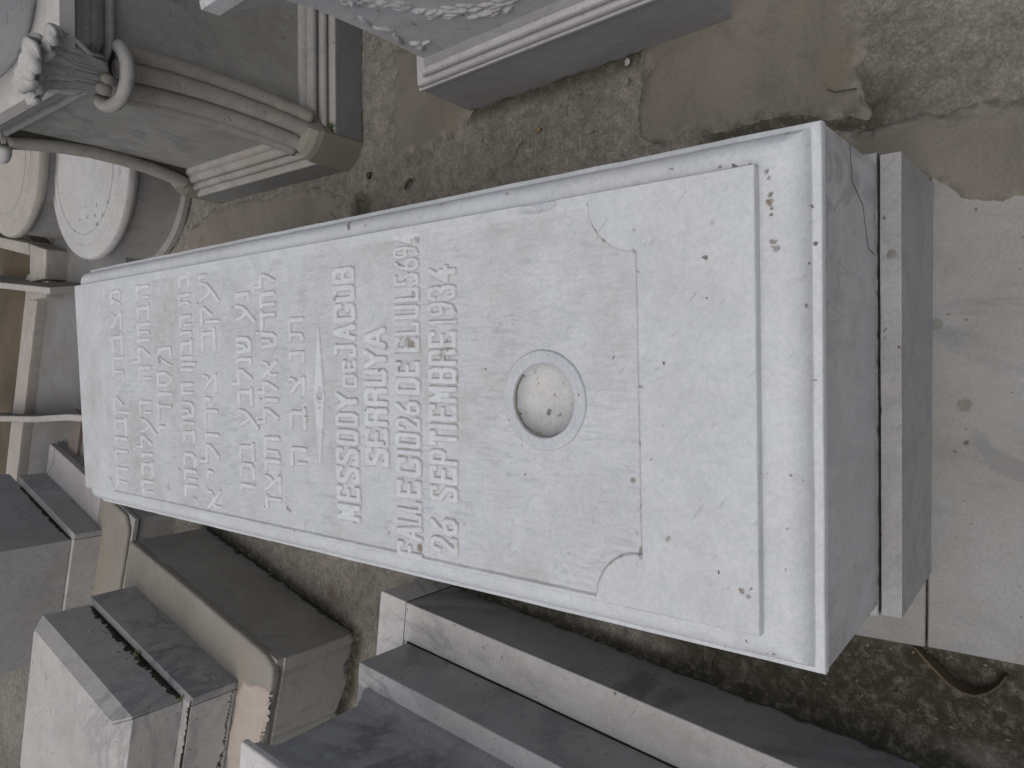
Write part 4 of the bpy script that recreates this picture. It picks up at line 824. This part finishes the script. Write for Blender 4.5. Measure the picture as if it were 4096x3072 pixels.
# ---------------------------------------------------------------- garlanded casket on a moulded plinth
cas = empty("casket_tomb", (1.05, .66, 0)); tag(cas, "pale marble casket tomb with carved garland on a moulded plinth, right of the white slab", "tomb")
cm_d = marble("casket_plinth_marble", (.30, .305, .315), (.265, .265, .265), vein=(.20, .205, .22), vamt=.3, vscale=2.5, vstretch=(1, .4, 1), samt=.15, stain=(.17, .17, .14), specks=.6, seed=61, rough=.5, grime=(.0, .022), gcol=(.07, .068, .045))
cm_l = marble("casket_marble", (.50, .50, .515), (.46, .455, .455), vein=(.30, .30, .32), vamt=.2, vscale=3, samt=.25, stain=(.28, .25, .21), specks=1.8, seed=62, rough=.5)
CX0, CX1, CY0, CY1 = .781 - 1.05, .30, .275 - .66, 1.034 - .66
ct_ = R(2.6); cas.rotation_euler = (0, 0, ct_)
cas.location = (.781 - (CX0 * math.cos(ct_) - CY1 * math.sin(ct_)), 1.034 - (CX0 * math.sin(ct_) + CY1 * math.cos(ct_)), 0)
def cring(i, z, j=None): j = i if j is None else j; return [(CX0 + i, CY0 + j, z), (CX1 - i, CY0 + j, z), (CX1 - i, CY1 - j, z), (CX0 + i, CY1 - j, z)]
obj("plinth", loft([cring(0, -.03), cring(.0, .1895)]), cm_d, cas)
def ctor(i0, z0, r, jm, n=7): return [(i0 - r * math.sin(math.pi * k / n) * .6, z0 + r - r * math.cos(math.pi * k / n), jm) for k in range(n + 1)]
mo = [(-.003, .190, 0), (-.006, .196, 0), (-.006, .204, .0)] + [(a, z, .006 + k * .002) for k, (a, z, _) in enumerate(ctor(.003, .206, .012, 0))] + [(.007, .232, .040)] + [(a, z, .045 + k * .003) for k, (a, z, _) in enumerate(ctor(.009, .235, .012, 0))] + [(.014, .262, .078), (.016, .276, .088), (.020, .290, .100)]
obj("base_moulding", loft([cring(i, z, max(0, j)) for i, z, j in mo]), cm_l, cas, smooth=50)
obj("chest", loft([cring(.019, z, j) for z, j in ((.291, .100), (.45, .099), (.60, .090), (.64, .078), (.68, .066))]), cm_l, cas)
obj("top_slab", loft([cring(i, z, j) for i, z, j in ((.010, .681, .062), (.0, .70, .050), (-.02, .74, .04), (-.03, .775, .035), (-.05, .79, .035), (-.052, .826, .033), (-.046, .832, .038))]), cm_l, cas, smooth=40)
# carved garland, flower and ribbon on the side facing the white tomb
gy = np.arange(.36, .928, .0022); gz = np.arange(.305, .66, .0022); GYm, GZm = np.meshgrid(gy, gz)
Hh = np.zeros(GYm.shape)
def blob(y, z, ry, rz, h, a=0, p=1.6):
    global Hh
    c, s = math.cos(a), math.sin(a); u = ((GYm - y) * c + (GZm - z) * s) / ry; v = (-(GYm - y) * s + (GZm - z) * c) / rz
    d = u * u + v * v; Hh = np.maximum(Hh, h * np.clip(1 - d ** p, 0, 1))
for k in range(6): a = k * math.pi / 3; blob(.862 + .015 * math.cos(a), .575 + .015 * math.sin(a), .015, .012, .007, a, 1.0)
blob(.862, .575, .008, .008, .014)
rd = random.Random(2); N = 46
for k in range(N):                                               # leaf bundle of the garland, sagging from the flower
    t = k / N; y = .845 - .30 * t; z = .545 - .215 * math.sin(t * 2.4) ** .9 + .02; dy = rd.uniform(-1, 1)
    ang = math.atan2(-.2 * math.cos(t * 2.4), -.3); wv = .020 + .022 * math.sin(math.pi * min(1, t * 1.3))
    blob(y + rd.uniform(-.004, .004), z + dy * wv, .024, .0085, .005 + .004 * (1 - abs(dy)), ang + dy * .55, 1.0)
blob(.905, .50, .008, .028, .007, .3); blob(.898, .455, .007, .030, .008, -.5); blob(.908, .40, .007, .030, .009, .4); blob(.893, .36, .016, .008, .008, .5); blob(.90, .335, .010, .018, .007, .8); blob(.875, .345, .018, .006, .006, .1)
for k in range(40):
    t = k / 40; blob(.545 - .16 * t, .36 + .22 * t ** 1.6 + rd.uniform(-.015, .015), .016, .006, .010, 2.4 + rd.uniform(-.5, .5))
Hh = Hh + np.where(Hh > .0008, vnoise(GYm, GZm, 120, 77, 3) * .0014, 0)
me = grid_mesh("relief", gy, gz, np.maximum(Hh, -.001), keep=(Hh[:-1, :-1] > .0003) | (Hh[1:, 1:] > .0003))
co = np.zeros(len(me.vertices) * 3, np.float32); me.vertices.foreach_get("co", co); co = co.reshape(-1, 3)
new = np.stack([.8005 - 1.05 - co[:, 2], co[:, 0] - .66, co[:, 1]], -1).astype(np.float32); me.vertices.foreach_set("co", new.ravel()); me.update()
rel = obj("garland", me, cm_l, cas)

# ---------------------------------------------------------------- litter
def pebble(loc, r, label, mat, seed, sq=(1, .8, .6)):
    bm = bmesh.new(); bmesh.ops.create_icosphere(bm, subdivisions=3, radius=r)
    for v in bm.verts: v.co += noise.noise_vector(v.co / r * 1.2 + Vector((seed, 0, 0))) * r * .3; v.co = Vector((v.co.x * sq[0], v.co.y * sq[1], v.co.z * sq[2]))
    o = obj("pebble", bm, mat, None, smooth=True); o.location = loc; return tag(o, label, "pebble")
pale = plain("pale_stone", (.40, .39, .37)); darkst = plain("dark_lump", (.05, .045, .035)); ochre = plain("ochre_stone", (.22, .16, .08))
pebble((.786, .531, .010), .009, "pale round pebble lying beside the casket plinth", pale, 1)
pebble((.680, .795, .004), .008, "small ochre stone lying on the ground near the white tomb's side", ochre, 5)
pebble((.668, 1.455, .005), .011, "dark lump lying below the pedestal's corner block", darkst, 2)
def twig(pts, r, label, mat):
    o = obj("twig", tube_bm(pts, [r * (1 - .5 * i / len(pts)) for i in range(len(pts))], 6), mat, None, smooth=True); return tag(o, label, "twig")
tw = plain("twig_brown", (.06, .045, .03)); tw2 = plain("dry_straw", (.30, .24, .13))
twig([(.625, 1.262, .008), (.618, 1.272, .012), (.606, 1.283, .010), (.598, 1.286, .007)], .006, "thick dark twig on the concrete beside the white tomb", tw)
twig([(.658, .845, .006), (.640, .862, .009), (.618, .873, .008), (.604, .890, .006)], .0012, "thin curved stalk on the concrete beside the casket plinth", tw)
twig([(.60, .02, .016), (.602, .06, .018), (.612, .075, .016)], .0016, "thin dark stalk on the greenish cement patch", tw)
twig([(-.488, .74, .01), (-.497, .70, .014), (-.502, .67, .012)], .0011, "dry straw in the gap left of the white tomb", tw2)
# leaf and crumb litter that nobody could count
bm = bmesh.new(); rd = random.Random(12)
def crumb(x, y, z, s):
    a = rd.uniform(0, 6.28); d = Vector((math.cos(a), math.sin(a), rd.uniform(-.3, .5))); q = Vector((-d.y, d.x, rd.uniform(-.3, .3))); c = Vector((x, y, z))
    w_ = rd.uniform(.15, .6); vs = [bm.verts.new(c + d * s), bm.verts.new(c + q * s * w_), bm.verts.new(c - d * s), bm.verts.new(c - q * s * w_), bm.verts.new(c + Vector((0, 0, s * .4)))]
    for k in range(4): bm.faces.new((vs[k], vs[(k + 1) % 4], vs[4]))
for k in range(420):
    t = rd.random()
    if k < 150: x, y = -.49 + rd.gauss(0, .018) - .02 * t, .45 + .45 * t
    elif k < 260: x, y = rd.uniform(-.68, -.47), rd.uniform(-.5, .3)
    elif k < 330: x, y = .56 + rd.gauss(0, .03), rd.uniform(.0, 1.5)
    else: x, y = rd.uniform(.42, .76), rd.uniform(.3, 1.5)
    if y > 1.1 and x < -.5: continue
    crumb(x, y, .004 if not (-.7 < x < -.47 and y < .2) else -.018, rd.uniform(.0015, .0055))
lit = obj("litter", bm, marble("litter_bits", (.30, .26, .18), (.16, .12, .07), seed=71)); tag(lit, "scattered dry leaf crumbs and grit in the alleys between tombs", "litter", kind="stuff")
# curved rusty rim half buried in the mossy corner
arc = [(-.488, -.085, .004), (-.505, -.103, .010), (-.522, -.122, .014), (-.540, -.143, .016), (-.552, -.165, .014), (-.554, -.185, .010), (-.545, -.205, .006), (-.528, -.222, .002), (-.51, -.232, -.003)]
bm = bmesh.new(); prev = None
for i, p in enumerate(arc):
    p = Vector(p); c = Vector((-.475, -.165, 0)); n = (p - c); n.z = 0; n.normalize(); th = .0022 * (1.1 - .6 * i / 8)
    r = [bm.verts.new(p + n * th), bm.verts.new(p - n * th), bm.verts.new(p - n * (th + .002) - Vector((0, 0, .035))), bm.verts.new(p + n * (th + .002) - Vector((0, 0, .035)))]
    if prev:
        for k in range(4): bm.faces.new((prev[k], prev[(k + 1) % 4], r[(k + 1) % 4], r[k]))
    else: bm.faces.new(r)
    prev = r
bm.faces.new(prev[::-1]); bmesh.ops.recalc_face_normals(bm, faces=bm.faces[:]); wearing(bm, .0008, .01, 2)
o = obj("broken_rim", bm, cement("rusty_rim", (.12, .092, .06), (.08, .062, .04), (.16, .10, .055), .5, seed=22, grit=.5), None, smooth=60); tag(o, "curved brown rim half buried in mossy soil left of the paving", "rim")
